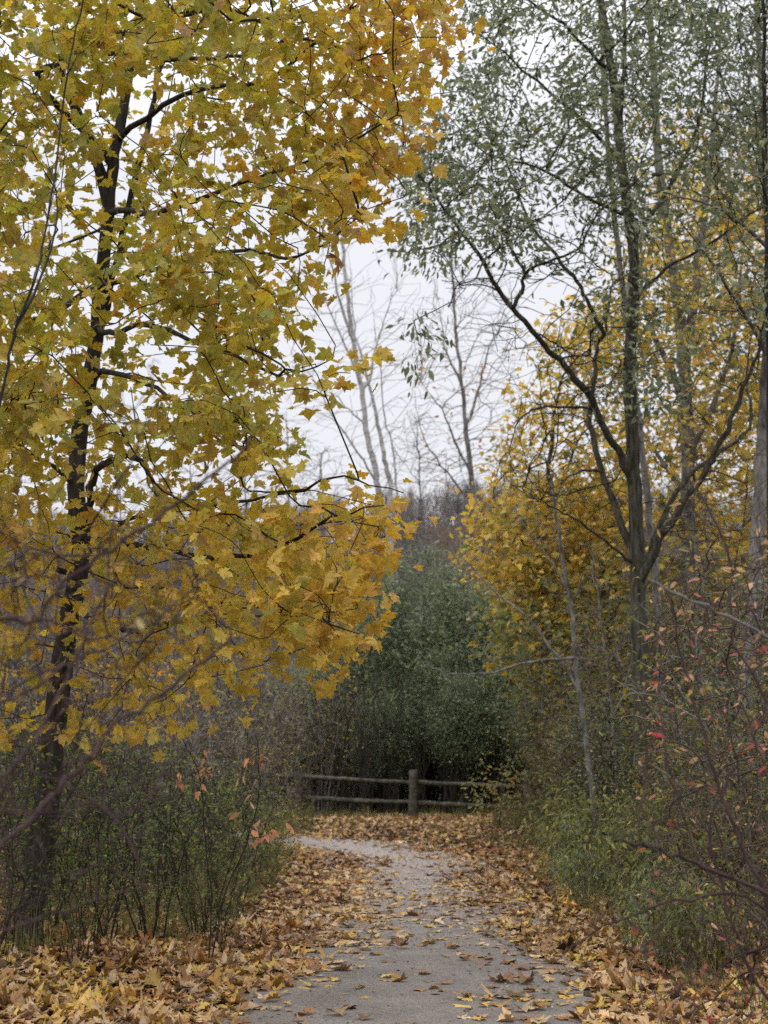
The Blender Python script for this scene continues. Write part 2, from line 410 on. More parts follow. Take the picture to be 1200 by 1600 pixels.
# ------------------------------------------------------------------ ground and path
xs = np.concatenate([np.linspace(-900, -60, 22), np.linspace(-50, -9, 20), np.linspace(-8, 8, 81), np.linspace(9, 50, 20), np.linspace(60, 900, 22)])
ys = np.concatenate([np.linspace(-80, -4, 12), np.linspace(-3, 40, 130), np.linspace(41, 90, 30), np.linspace(95, 320, 40), np.linspace(340, 1500, 20)])
X, Y = np.meshgrid(xs, ys); Z = gz(X, Y)
nx_, ny_ = len(xs), len(ys)
ii = (np.arange(ny_ - 1)[:, None] * nx_ + np.arange(nx_ - 1)).ravel()
tag(tri_mesh('ground', np.stack([X, Y, Z], -1).reshape(-1, 3), np.stack([ii, ii + 1, ii + nx_ + 1, ii + nx_], -1), ground_mat(), smooth=True), kind='structure')
C = catmull(PC, 14); Tn = norm(np.gradient(C, axis=0)); Nn = np.stack([-Tn[:, 1], Tn[:, 0]], -1)
u = np.linspace(-1, 1, 15)
PVx = []
for i, (c, nn) in enumerate(zip(C, Nn)):
    w = 1.27 + .05 * math.sin(i * .9) + .04 * math.sin(i * 2.3)
    for q in u:
        x, y = c + nn * q * w
        PVx.append((x, y, float(gz(x, y)) + .022 + .012 * (1 - q * q)))
k = len(u); ii = (np.arange(len(C) - 1)[:, None] * k + np.arange(k - 1)).ravel()
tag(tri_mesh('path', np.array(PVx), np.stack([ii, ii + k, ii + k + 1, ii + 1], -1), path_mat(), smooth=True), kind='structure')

# ------------------------------------------------------------------ fallen leaves
LIT = [(.44, .285, .145), (.24, .125, .055), (.47, .265, .065), (.55, .38, .09), (.50, .37, .23), (.08, .048, .028), (.38, .17, .055)]
def litter(name, x, y, size, shape, w, lift, tilt, curl):
    m = len(x); P = np.stack([x, y, gz(x, y) + lift], -1)
    th = R.uniform(0, 2 * np.pi, m); tip = np.stack([np.cos(th), np.sin(th), R.normal(0, tilt, m)], -1)
    nr = np.stack([R.normal(0, tilt, m), R.normal(0, tilt, m), np.ones(m)], -1)
    V, T, own = leaves(P, tip, nr, size, shape, curl=curl)
    c = pick(LIT, w, m, .18)
    pn = (np.sin(x * 1.9 + 1.3 * np.sin(y * 1.1)) * np.sin(y * 1.4 + 1.7 * np.sin(x * .9 + 2)))[:, None]; dk = (pn < -.25) & (R.uniform(0, 1, (m, 1)) < .6)
    c = np.where(dk, c * [.55, .45, .42], c); yl_ = (pn > .35) & (R.uniform(0, 1, (m, 1)) < .16); c = np.where(yl_, c * .3 + np.array([.40, .27, .05]), c)
    return V, T, c[own]
def merge(parts):
    VV, TT, CC = [], [], []; o = 0
    for V, T, c in parts: VV.append(V); TT.append(T + o); CC.append(c); o += len(V)
    return np.vstack(VV), np.vstack(TT), np.vstack(CC)
def scatter(n, y0, y1, xf=.36, xo=1.2):
    y = y0 + (y1 - y0) * R.uniform(0, 1, n) ** .8; x = R.uniform(-1, 1, n) * (xf * y + xo); return x, y
parts = []
for n, y0, y1, shape in ((58000, 6.5, 15, 'maple'), (46000, 15, 25, 'maple_far'), (36000, 25, 37, 'maple_far')):
    x, y = scatter(n, y0, y1); d = path_dist(x, y)
    edge = 1.13 + .09 * np.sin(y * 1.1 + np.sign(x) * 2) + .05 * np.sin(y * 3.7 + x) + R.normal(0, .10, n) - np.abs(R.normal(0, .16, n)) * sm(9, 15, y)
    kf = np.where(x < PCX(y), -.02 * sm(9.5, 13, y), .10 - .10 * sm(11, 16, y))
    thin = R.uniform(0, 1, n) < .72 + .4 * np.sin(x * 2.1 + y * .7) * np.sin(y * 1.3 - x)
    keep = thin & (d > edge + kf - .12 * sm(16, 21, y))
    x, y = x[keep], y[keep]
    parts.append(litter('', x, y, R.uniform(.055, .145, len(x)), shape, (5, 3.2, 2.2, 1.6, 3, 2.2, 1.8), R.uniform(.0, .05, len(x)), .19, .55))
V, T, c = merge(parts)
tag(tri_mesh('leaf_litter', V, T, M['dry_leaf'], colors=c), 'thick layer of fallen brown and yellow maple leaves covering both verges', 'fallen leaves', 'stuff')
parts = []
for n, y0, y1, shape, dens in ((3000, 6.8, 14, 'maple', .06), (8000, 13, 28, 'maple_far', .17)):
    x, y = scatter(n * 4, y0, y1, .1, 1.2); d = path_dist(x, y)
    pr = dens * (.25 + .75 * sm(.1, .85, d)) * (1 + 1.6 * (np.sin(x * 2.3 + y * .9) * np.sin(y * 1.7) > .3))
    pr = pr * (1 + .7 * sm(13, 18, y) - 1.1 * sm(20, 25, y))
    kp = (d < 1.15) & (R.uniform(0, 1, len(x)) < pr); x, y = x[kp], y[kp]
    parts.append(litter('', x, y, R.uniform(.05, .14, len(x)), shape, (5, 2.2, 1.6, 1., 4, 1.2, .8), R.uniform(.036, .045, len(x)), .06, .25))
# small broken crumbs
x, y = scatter(60000, 7, 28, .1, 1.2); d = path_dist(x, y)
kp = (d < 1.1) & (R.uniform(0, 1, len(x)) < (.16 + .75 * sm(12, 16, y) - .6 * sm(20, 25, y)) * (.35 + .65 * sm(.2, .9, d))); x, y = x[kp], y[kp]
parts.append(litter('', x, y, R.uniform(.015, .05, len(x)), 'dia', (4, 4, 1, .6, 2, 4, 1), R.uniform(.036, .042, len(x)), .15, .2))
V, T, c = merge(parts)
tag(tri_mesh('path_leaves', V, T, M['dry_leaf'], colors=c), 'scattered tan leaves lying on the grey path surface', 'fallen leaves', 'stuff')

# ------------------------------------------------------------------ grass and herbs
def blades(x, y, h, w, lean=.35, base=None):
    m = len(x); P = np.stack([x, y, gz(x, y) if base is None else base], -1)
    th = R.uniform(0, 2 * np.pi, m); dr = np.stack([np.cos(th), np.sin(th), np.zeros(m)], -1); sd = np.stack([-np.sin(th), np.cos(th), np.zeros(m)], -1)
    tl = np.abs(R.normal(0, lean, m))[:, None]
    mid = P + UP * h[:, None] * .55 + dr * h[:, None] * tl * .35; tp = P + UP * (h * (1 - .3 * tl[:, 0]))[:, None] + dr * h[:, None] * tl
    W = sd * w[:, None]
    V = np.stack([P - W, P + W, mid - W * .7, mid + W * .7, tp], 1).reshape(-1, 3)
    T = (np.array([[0, 1, 3], [0, 3, 2], [2, 3, 4]])[None] + (np.arange(m) * 5)[:, None, None]).reshape(-1, 3)
    return V, T
GR = [(.14, .16, .045), (.075, .105, .03), (.27, .22, .11), (.20, .19, .06), (.05, .06, .025)]
cx, cyy, sz = [], [], []
for n, x0, x1, y0, y1 in ((150, -3.6, -1.7, 13, 19), (150, -4.5, -1.5, 19, 25), (170, 2.1, 4.3, 13, 22), (160, 2.0, 5.5, 22, 32), (160, -6, 4, 34, 37), (40, 2.2, 3.2, 9, 12), (25, -4, -2.6, 9, 12)):
    cx.append(R.uniform(x0, x1, n)); cyy.append(R.uniform(y0, y1, n)); sz.append(R.uniform(.08, .38, n))
cx, cyy, sz = map(np.concatenate, (cx, cyy, sz)); rep = 18
x = np.repeat(cx, rep) + R.normal(0, .12, len(cx) * rep); y = np.repeat(cyy, rep) + R.normal(0, .09, len(cx) * rep)
h = np.repeat(sz, rep) * R.uniform(.5, 1.2, len(x)); V, T = blades(x, y, h, R.uniform(.002, .006, len(x)))
c = np.repeat(pick(GR, (3, 3, 4, 3, 1), len(cx)), rep, 0) * R.normal(1, .15, (len(x), 1))
tag(tri_mesh('grass', V, T, M['dull_leaf'], colors=np.repeat(np.clip(c, .01, .6), 5, 0)), 'dry and green grass tufts along the verges', 'grass', 'stuff')

m = 52000; D_ = 10 + 24 * R.uniform(0, 1, m) ** .8; sd = np.where(R.uniform(0, 1, m) < .55, -1, 1); off = np.where(sd < 0, 1.75, 2.0) + np.abs(R.normal(0, 1, m)) * 2.2 + sm(14, 10, D_) * .0
off = off + np.where(D_ < 14, 1.1, .15)
x = PCX(D_) + sd * off; cl = np.sin(x * 2.7 + D_ * .6) * np.sin(D_ * 1.9 - x * .8); kp = (path_dist(x, D_) > 1.6) & (R.uniform(-.9, .9, m) < cl + .35); x, D_ = x[kp], D_[kp]; m = len(x)
hz = R.uniform(.02, .6, m) * (.35 + .8 * (np.sin(x * 4.1 + D_) * np.sin(D_ * 2.3 + x * 1.7) > .1)) * R.uniform(.4, 1, m); P = np.stack([x, D_, gz(x, D_) + hz], -1); th = R.uniform(0, 6.28, m)
V, T, own = leaves(P, np.stack([np.cos(th), np.sin(th), R.normal(-.2, .5, m)], -1), np.stack([R.normal(0, .7, m), R.normal(0, .7, m), np.ones(m)], -1), R.uniform(.04, .12, m), 'lance', curl=0)
c1_ = pick([(.08, .105, .035), (.14, .16, .05), (.22, .18, .09), (.14, .10, .06), (.32, .29, .08), (.05, .065, .03)], (3, 3, 3, 3, 2, 2), m)[own]
V2, T2 = blades(x[::4] + .01, D_[::4], hz[::4] * 1.5 + .1 + np.where(R.uniform(0, 1, len(x[::4])) < .10, R.uniform(.3, .8, len(x[::4])), 0), np.full(len(x[::4]), .003)); c2_ = np.repeat(pick([(.12, .09, .05), (.2, .17, .09), (.07, .05, .035)], (2, 2, 2), len(x[::4])), 5, 0)
tag(tri_mesh('ground_cover', np.vstack([V, V2]), np.vstack([T, T2 + len(V)]), M['dull_leaf'], colors=np.vstack([c1_, c2_])), 'low tangled green and brown ground cover under the verge shrubs', 'ground cover', 'stuff')

# ------------------------------------------------------------------ fence
fence = thing('rail_fence', 'weathered grey wooden post and two rail fence across the bend of the path', 'fence', (0.7, 35, float(gz(.7, 35))))
fo = np.array(fence.location)
def post_mesh(px, ptop, lean=0):
    b = at(px, 1276, 35.0); x = b[0]; z0 = float(gz(x, 35)) - .25; zt = at(px, ptop, 35)[2]
    n = 9; zz = np.linspace(z0, zt, n); P = np.stack([x + lean * (zz - z0), np.full(n, 35.), zz], -1)
    r = .11 + R.normal(0, .004, n); P = np.vstack([P, P[-1] + [0, 0, .015], P[-1] + [0, 0, .016]]); r = np.concatenate([r, [.085, .001]])
    return tubes([(P, r)], 12, .05)
posts = [288, 468, 645, 826, 110]
for px in posts:
    V, Q = post_mesh(px, 1204 if px != 468 else 1208, R.normal(0, .02)); tri_mesh('post', V, Q, M['wood'], parent=fence, origin=fo, smooth=True)
def rail(xa, ya, xb, yb):
    a, b = at(xa, ya, 35.07), at(xb, yb, 35.07); t = np.linspace(0, 1, 16)[:, None]
    P = a * (1 - t) + b * t; P[1:-1] += R.normal(0, .006, P[1:-1].shape); P[:, 2] -= .012 * np.sin(np.pi * t[:, 0])
    r = .060 - .012 * t[:, 0] + R.normal(0, .002, 16); r[0] = r[-1] = .03
    V, Q = tubes([(P, r)], 9, .08); tri_mesh('rail', V, Q, M['wood'], parent=fence, origin=fo, smooth=True)
for (xa, ya, xb, yb) in ((102, 1216, 292, 1214), (284, 1214, 472, 1213), (462, 1213, 652, 1223), (638, 1222, 830, 1229),
                         (102, 1248, 292, 1247), (284, 1247, 472, 1246), (462, 1246, 652, 1254), (638, 1253, 830, 1262)):
    rail(xa, ya, xb, yb)

# ------------------------------------------------------------------ trees
def leafy(name, root, origin, A, D, n, shape, size, pal, w, mat, spread=.12, petiole=.5, droop=.5, curl=.35, colfn=None, flat=.55, jit=.15, dirw=.5):
    m = len(A) * n; P = np.repeat(A, n, 0); d = np.repeat(D, n, 0)
    P = P + R.normal(0, spread, P.shape)
    th = R.uniform(0, 2 * np.pi, m); tip = np.stack([np.cos(th), np.sin(th), -droop + R.normal(0, .35, m)], -1) + d * dirw
    nr = np.stack([R.normal(0, flat, m), R.normal(0, flat, m), np.ones(m)], -1)
    s = R.uniform(size[0], size[1], m)
    V, T, own = leaves(P, tip, nr, s, shape, petiole, curl)
    c = pick(pal, w, m, jit)
    if colfn is not None: c = colfn(P, c)
    return tri_mesh(name, V, T, mat, parent=root, origin=origin, colors=c[own])

def L3(pts, D0, D1=None):
    """polyline of pixels with depth running from D0 to D1"""
    p = np.array(pts, float); D1 = D0 if D1 is None else D1
    return at(p[:, 0], p[:, 1], np.linspace(D0, D1, len(p)))

# ---- left maple
b = np.array([at(40, 1490, 12.0)[0], 12.0, 0.]); b[2] = gz(b[0], b[1])
maple = thing('maple_tree', 'large maple with dark trunk and yellow leaves, leaning beside the left verge', 'tree', b)
s = Skel()
tr = L3([(35, 1500), (52, 1400), (68, 1300), (82, 1170), (95, 1050), (112, 950), (128, 870), (120, 780), (122, 700), (145, 560), (158, 450), (172, 300), (182, 220), (202, 110), (228, -60), (250, -260)], 12)
tr[0, 2] = gz(b[0], 12) - .2
s.limb(tr, .138, .028, 'trunk', 4, .006, power=.62)
i0 = 0
LB = [([(146, 555), (185, 400), (215, 265), (243, 150), (262, 20), (280, -200)], 12, 12.5, .055, .03),
      ([(120, 860), (136, 795), (148, 742), (166, 720), (200, 711), (226, 726), (242, 762), (256, 800), (264, 840)], 12, 11.2, .06, .03),
      ([(170, 330), (110, 120), (134, 60), (210, 0), (300, -90)], 12, 10.5, .05, .03),
      ([(178, 250), (60, 130), (110, 92), (160, 68), (235, 45), (290, 18), (345, 15), (420, 28)], 12, 9, .05, .018),
      ([(172, 300), (95, 92), (200, 90), (310, 94), (400, 84), (465, 60), (560, 90), (640, 60)], 12, 8.5, .045, .012),
      ([(160, 440), (60, 500), (-30, 470), (-120, 420)], 12, 10, .045, .02),
      ([(152, 500), (170, 520), (240, 506), (350, 552), (430, 582), (520, 560)], 12, 8.5, .04, .012),
      ([(140, 580), (210, 590), (290, 632), (350, 690), (420, 720)], 12, 9, .035, .012),
      ([(120, 900), (60, 880), (-20, 895), (-120, 860)], 12, 10, .04, .02),
      ([(126, 880), (200, 850), (262, 856), (330, 872), (430, 856), (500, 820), (600, 790)], 12, 8, .045, .012),
      ([(115, 950), (190, 985), (290, 972), (370, 945), (470, 960), (560, 990)], 12, 8, .035, .010),
      ([(170, 330), (240, 330), (330, 305), (430, 270), (540, 230), (620, 180)], 12, 8.5, .04, .012),
      ([(158, 450), (250, 420), (360, 395), (470, 400), (560, 340)], 12, 8.5, .035, .010),
      ([(182, 220), (280, 150), (420, 120), (540, 20), (640, -60)], 12, 9, .04, .012),
      ([(122, 760), (40, 700), (-40, 650)], 12, 11, .03, .015),
      ([(128, 850), (230, 800), (340, 790), (450, 770), (540, 745), (630, 770)], 12, 7.6, .03, .009)]
for n_, (pts, d0, d1, r0, r1) in enumerate(LB):
    s.limb(L3(pts, d0, d1), r0 * .72, r1 * .8, 'limb%d' % n_, 4, .012)
att = []
UPPER = [(-160, -260), (715, -260), (715, 30), (685, 95), (630, 150), (650, 300), (625, 370), (560, 350), (470, 385), (500, 450), (425, 505), (450, 570), (420, 630), (465, 670), (395, 735), (300, 700), (-160, 760)]
LOWER = [(-160, 720), (250, 760), (430, 770), (500, 775), (560, 755), (630, 760), (645, 810), (600, 850), (590, 900), (560, 950), (570, 1000), (540, 1030), (520, 1065), (430, 1030), (350, 1070), (250, 1030), (120, 1000), (-160, 1020)]
for poly, n, d0, d1, cl in ((UPPER, 1300, 8, 13.5, .9), (UPPER, 240, 7.6, 9, .7), (LOWER, 330, 8.4, 12.5, .95), ([(300, 760), (620, 770), (560, 1020), (420, 1030), (300, 1000)], 55, 8, 9.2, .5),
                           ([(-100, 1000), (330, 1030), (300, 1120), (120, 1150), (-100, 1150)], 60, 9, 12.5, .6), ([(485, 590), (562, 575), (560, 600), (500, 632)], 4, 8, 8.3, 0)):
    att.append(samp(poly, n, d0, d1, cl)[0])
att = np.vstack(att)
ax_, ay_ = to_px(att); tx_ = np.interp(-ay_, [-1500, -1170, -950, -780, -560, -300, -110, 60], [35, 82, 112, 122, 145, 172, 202, 228])
att = att[~((np.abs(ax_ - tx_) < 42) & (att[:, 1] < 12.1) & (ay_ > 90) & (R.uniform(0, 1, len(att)) < .72))]
n0 = s.grow(att, .42, .0034, 2.25, .25, .03, .04, 3)
skeleton_parts(s, maple, (M['bark_dark'], M['twig_dark']), b, k=(14, 8, 3))
MP = [(.50, .38, .065), (.58, .39, .075), (.36, .34, .07), (.54, .28, .06), (.30, .15, .07), (.20, .24, .06)]
def mcol(P, c):
    px, py = to_px(P); m = len(P)
    gold = sm(650, 900, py); org = sm(430, 620, px) * sm(680, 800, py) + 1.1 * sm(430, 640, px) * sm(560, 200, py)
    c = c * (1 - .0 * gold[:, None])
    t1 = np.array([.62, .44, .09]); t2 = np.array([.62, .31, .065]); t0 = np.array([.48, .42, .075])
    f0 = (.45 * (1 - gold) * R.uniform(0, 1, m))[:, None]; c = c * (1 - f0) + t0 * f0
    f1 = (.6 * gold * R.uniform(.2, 1, m))[:, None]; c = c * (1 - f1) + t1 * f1
    f2 = (.6 * np.clip(org, 0, 1) * R.uniform(0, 1, m))[:, None]; c = c * (1 - f2) + t2 * f2
    rust = (sm(380, 600, px) * sm(480, 200, py) * (R.uniform(0, 1, m) < .25))[:, None] * .6; c = c * (1 - rust) + np.array([.34, .14, .05]) * rust
    ol = ((1 - gold) * (1 - sm(380, 560, px)) * (R.uniform(0, 1, m) < .35))[:, None] * .55; c = c * (1 - ol) + np.array([.33, .33, .06]) * ol
    return c
PA = np.array(s.P)[n0:]; DA = s.dir[n0:]
leafy('crown', maple, b, PA, DA, 8, 'maple', (.05, .118), MP, (5, 4, 3, 1.2, .8, 1), M['maple_leaf'], .11, .5, .65, .4, mcol, .95)

# ---- right elm-like tree with grey-green leaves
b = np.array([at(1012, 1380, 19.7)[0], 19.7, 0.]); b[2] = gz(b[0], b[1])
elm = thing('elm_tree', 'tall brown forked tree with grey-green leaves standing right of the path', 'tree', b)
s = Skel()
tr = L3([(1014, 1400), (1006, 1200), (1001, 1050), (998, 950), (996, 900), (993, 800), (989, 700), (984, 560), (990, 460), (985, 360), (971, 250), (962, 150), (946, 50), (932, -60), (915, -260)], 19.7)
tr[0, 2] = gz(b[0], 19.7) - .2
s.limb(tr, .145, .042, 'trunk', 5, .01, power=.8)
EL = [([(992, 770), (972, 712), (945, 672), (924, 625), (890, 582), (858, 548), (833, 520), (800, 482), (770, 440), (750, 400), (695, 330), (650, 265), (600, 230)], 19.7, 17, .085, .02),
      ([(800, 482), (815, 456), (818, 420), (792, 380), (796, 335), (770, 270)], 18, 17.5, .04, .015),
      ([(988, 865), (958, 785), (936, 720), (921, 660), (926, 610), (931, 550), (946, 520), (955, 450), (972, 434)], 19.8, 20.5, .09, .03),
      ([(944, 523), (922, 480), (902, 440), (868, 400), (820, 330), (790, 250), (740, 150)], 20, 19, .045, .015),
      ([(1002, 905), (1030, 845), (1062, 790), (1100, 740), (1122, 700), (1150, 640), (1170, 582), (1186, 540), (1205, 440)], 19.6, 18.5, .10, .03),
      ([(1006, 890), (1040, 800), (1080, 742), (1130, 702), (1166, 676), (1174, 640), (1166, 580), (1180, 500)], 19.8, 20.5, .07, .02),
      ([(985, 880), (955, 852), (905, 815), (870, 795), (820, 770)], 19.7, 18.5, .035, .012),
      ([(935, 735), (905, 738), (882, 750), (868, 788)], 20, 19, .03, .012),
      ([(930, 640), (882, 635), (832, 641), (806, 668), (796, 705), (799, 762)], 19.5, 18, .032, .01),
      ([(966, 200), (976, 80), (974, -30), (990, -200)], 19.7, 20, .06, .03),
      ([(985, 380), (1040, 300), (1090, 200), (1110, 60), (1150, -60)], 19.7, 20.5, .05, .02),
      ([(970, 250), (900, 180), (820, 110), (760, 60), (700, 40)], 19.7, 18, .045, .012),
      ([(958, 120), (880, 40), (800, -20), (740, -90)], 19.7, 18, .045, .015),
      ([(985, 340), (900, 300), (840, 260), (760, 240), (690, 170)], 19.7, 17.5, .04, .012),
      ([(988, 470), (1040, 420), (1110, 380), (1180, 330), (1260, 300)], 19.7, 18.5, .04, .015)]
for n_, (pts, d0, d1, r0, r1) in enumerate(EL):
    s.limb(L3(pts, d0, d1), r0 * .66, r1 * .9, 'limb%d' % n_, 4, .012)
TOP = [(720, -200), (1280, -200), (1280, 260), (1150, 330), (1000, 380), (900, 330), (800, 290), (830, 240), (740, 230), (790, 170), (720, 130), (790, 80), (710, 40), (740, -20)]
LF = [(600, 190), (690, 110), (760, 90), (780, 200), (850, 300), (860, 420), (760, 400), (700, 420), (620, 400), (640, 330), (590, 270)]
g1 = samp(TOP, 1250, 16.5, 22.5, .75)[0]; g1 = np.vstack([g1, samp([(860, -100), (1240, -100), (1240, 280), (880, 300)], 330, 16.5, 22.5, .7)[0]]); g2 = samp(LF, 330, 16, 19, .85)[0]; g3 = samp([(880, 330), (1240, 300), (1240, 560), (1100, 640), (900, 640)], 220, 16, 20, .7)[0]
bare = np.vstack([samp([(640, 20), (760, -60), (820, 200), (700, 330), (600, 300)], 160, 16.5, 20, .2)[0], samp([(640, 250), (1000, 250), (1000, 800), (800, 790), (780, 560), (700, 480)], 800, 16.5, 22, .3)[0], samp([(990, 300), (1230, 300), (1230, 850), (1020, 850)], 420, 18, 22, .3)[0]])
hang = samp([(640, 480), (690, 480), (690, 560), (650, 580)], 8, 16.5, 17, 0)[0]
att = np.vstack([g1, g2, g3, hang, bare]); flag = np.concatenate([np.ones(len(g1) + len(g2) + len(g3) + len(hang)), np.zeros(len(bare))])
n0 = s.grow(att, .5, .0044, 2.35, .25, .04, .045, 3)
skeleton_parts(s, elm, (M['bark_brown'], M['twig_dark']), b, k=(14, 9, 3), lump=.05)
PA = np.array(s.P)[n0:]; DA = s.dir[n0:]
key = {tuple(np.round(a, 5)): f for a, f in zip(att, flag)}
fl = np.array([key[tuple(np.round(p, 5))] for p in PA]) > 0
GP = [(.16, .19, .105), (.215, .245, .145), (.32, .335, .21), (.34, .32, .11), (.105, .13, .075)]
leafy('crown', elm, b, PA[fl], DA[fl], 11, 'oval', (.06, .15), GP, (4, 4, 2, 1, 2), M['dull_leaf'], .13, .15, .7, .4, None, .8, dirw=1.3)

# ---- generic background tree
def bg_tree(name, label, cat, D, base_px, trunk, r, limbs, polys, bark, twig, leafspec=None, group=None, r0=.0052, bf=.75, seg=2, k=(10, 6, 3)):
    bx = at(base_px, 1200, D)[0]; b = np.array([bx, D, float(gz(bx, D))])
    root = thing(name, label, cat, b, group)
    s = Skel(); tr = L3(trunk, D); tr = np.vstack([[b - [0, 0, .2]], tr]) if tr[0, 2] > b[2] - .1 else tr
    s.limb(tr, r[0], r[1], 'trunk', 5, .0004 * D, power=.9)
    for n_, (pts, d0, d1, a0, a1) in enumerate(limbs): s.limb(L3(pts, D + d0, D + d1), a0, a1, 'limb%d' % n_, 4, .0005 * D)
    att = []; fl = []
    for poly, n, d0, d1, cl, has in polys:
        q = samp(poly, n, D + d0, D + d1, cl)[0]; q = q[q[:, 2] > gz(q[:, 0], q[:, 1]) + .2]; att.append(q); fl += [has] * len(q)
    att = np.vstack(att); n0 = s.grow(att, bf, r0, 2.25, .2, .07, .035, seg)
    skeleton_parts(s, root, (bark, twig), b, k=k)
    if leafspec:
        key = {tuple(np.round(a, 5)): f for a, f in zip(att, fl)}
        PA = np.array(s.P)[n0:]; DA = s.dir[n0:]; f = np.array([key[tuple(np.round(p, 5))] for p in PA]) > 0
        leafy('crown', root, b, PA[f], DA[f], **leafspec)
    return root
YP = [(.66, .48, .10), (.56, .42, .10), (.58, .35, .09), (.38, .37, .11), (.40, .26, .10)]
GB = M['bark_grey']; PB = M['bark_pale']; TG = M['twig_grey']; TB = M['twig_brown']; TP = M['twig_pale']
def ls(n, shape, size, pal, w, mat, spread=.25, petiole=0., droop=.5, curl=.3, flat=.8, jit=.18):
    return dict(n=n, shape=shape, size=size, pal=pal, w=w, mat=mat, spread=spread, petiole=petiole, droop=droop, curl=curl, flat=flat, jit=jit)
# centre: bare pale trees beyond the fence
bg_tree('birch_tree', 'bare forked white-barked tree beyond the fence, tallest against the open sky', 'tree', 46, 632,
        [(622, 1000), (610, 850), (600, 800), (590, 760), (584, 720), (574, 680), (567, 620), (557, 560), (548, 500), (541, 450), (536, 380), (528, 300), (520, 200)], (.17, .035),
        [([(604, 830), (610, 770), (605, 735), (597, 700), (588, 650), (578, 610), (566, 560), (553, 510), (548, 440)], 0, 1, .11, .03),
         ([(574, 612), (587, 545), (600, 500), (618, 450)], 0, 1, .06, .02), ([(553, 540), (540, 500), (524, 440), (510, 380), (500, 320)], 0, -1, .06, .02),
         ([(568, 610), (552, 570), (530, 520), (505, 465), (480, 430)], 0, -1, .05, .015), ([(590, 755), (560, 708), (520, 650), (488, 590), (455, 555)], 0, -1.5, .045, .012),
         ([(620, 800), (618, 742), (612, 690), (600, 640), (592, 560), (580, 470)], 0, 1.5, .05, .015), ([(575, 665), (545, 640), (520, 615), (470, 600)], 0, -1, .03, .012)],
        [([(430, 420), (500, 300), (620, 300), (660, 450), (680, 600), (640, 740), (600, 760), (520, 700), (440, 640)], 620, -2.5, 2.5, .0, 0)], PB, TP, None, r0=.0065)
bg_tree('birch_tree', 'bare pale tree with a few orange leaves, left of the yellow trees', 'tree', 44, 752,
        [(755, 1000), (748, 860), (741, 780), (733, 720), (726, 650), (720, 590), (714, 530), (708, 450), (704, 380)], (.15, .03),
        [([(736, 740), (710, 690), (690, 640), (660, 600)], 0, -1, .05, .015), ([(728, 670), (750, 600), (765, 540), (800, 480)], 0, 1, .05, .015), ([(742, 790), (700, 740), (665, 690), (650, 640)], 0, -1, .04, .012), ([(720, 600), (695, 540), (685, 470)], 0, 0, .04, .012)],
        [([(640, 480), (700, 380), (800, 420), (830, 560), (800, 760), (700, 790), (640, 720)], 800, -3, 3, .1, 0), ([(640, 540), (760, 520), (790, 700), (700, 800), (650, 660)], 26, -1, 1, 0, 1)], GB, TG,
        ls(3, 'oval', (.13, .2), [(.5, .25, .04), (.45, .18, .05)], (2, 1), M['maple_leaf']), r0=.0065)
for j, (px, top, D, wd) in enumerate(((505, 690, 60, 60), (450, 640, 64, 70), (655, 640, 62, 50), (700, 700, 70, 60), (300, 700, 58, 90), (385, 690, 62, 70), (80, 690, 60, 90), (190, 740, 56, 80))):
    bg_tree('bare_tree', ['slender bare tree rising thinly against the low sky', 'bare grey tree showing behind the yellow maple crown'][int(px < 420)], 'tree', D, px,
            [(px + 4, 1050), (px + 2, 900), (px, top + 120), (px - 3, top + 20)], (.12, .02), [],
            [([(px - wd, top + 60), (px - wd * .4, top), (px + wd * .4, top), (px + wd, top + 60), (px + wd * .9, top + 260), (px - wd * .9, top + 260)], 380, -3, 3, .1, 0)], GB, TG, None,
            group=['slender bare trees beyond the fence', 'bare trees behind the maple'][int(px < 420)], r0=.008)
# right: yellow trees behind the elm
yl = lambda n, g=0: ls(n, 'maple_far', (.09, .165), YP + [(.16, .19, .06), (.10, .13, .05)], (5, 3, 2.5, 2, 1, .6 + g, .5 + g), M['maple_leaf'])
bg_tree('yellow_tree', 'bright yellow bushy tree right of the green shrubs, leftmost of the yellow trees', 'tree', 29, 850,
        [(856, 1150), (850, 1000), (852, 850), (860, 700), (875, 600)], (.12, .03), [([(852, 900), (800, 820), (770, 780)], 0, -1, .04, .015), ([(855, 800), (900, 700), (930, 600)], 0, 1, .04, .015)],
        [([(738, 830), (790, 690), (812, 600), (870, 500), (950, 450), (990, 560), (985, 800), (950, 980), (860, 1010), (780, 920), (742, 890)], 720, -2.5, 3, .9, 1), ([(735, 800), (800, 760), (970, 760), (985, 880), (800, 930), (740, 900)], 260, -2.5, 0, .3, 1), ([(740, 830), (790, 640), (870, 480), (990, 450), (985, 800), (950, 1000), (780, 960)], 520, -3, 2, .2, 0)], M['bark_brown'], TB, yl(7, .3))
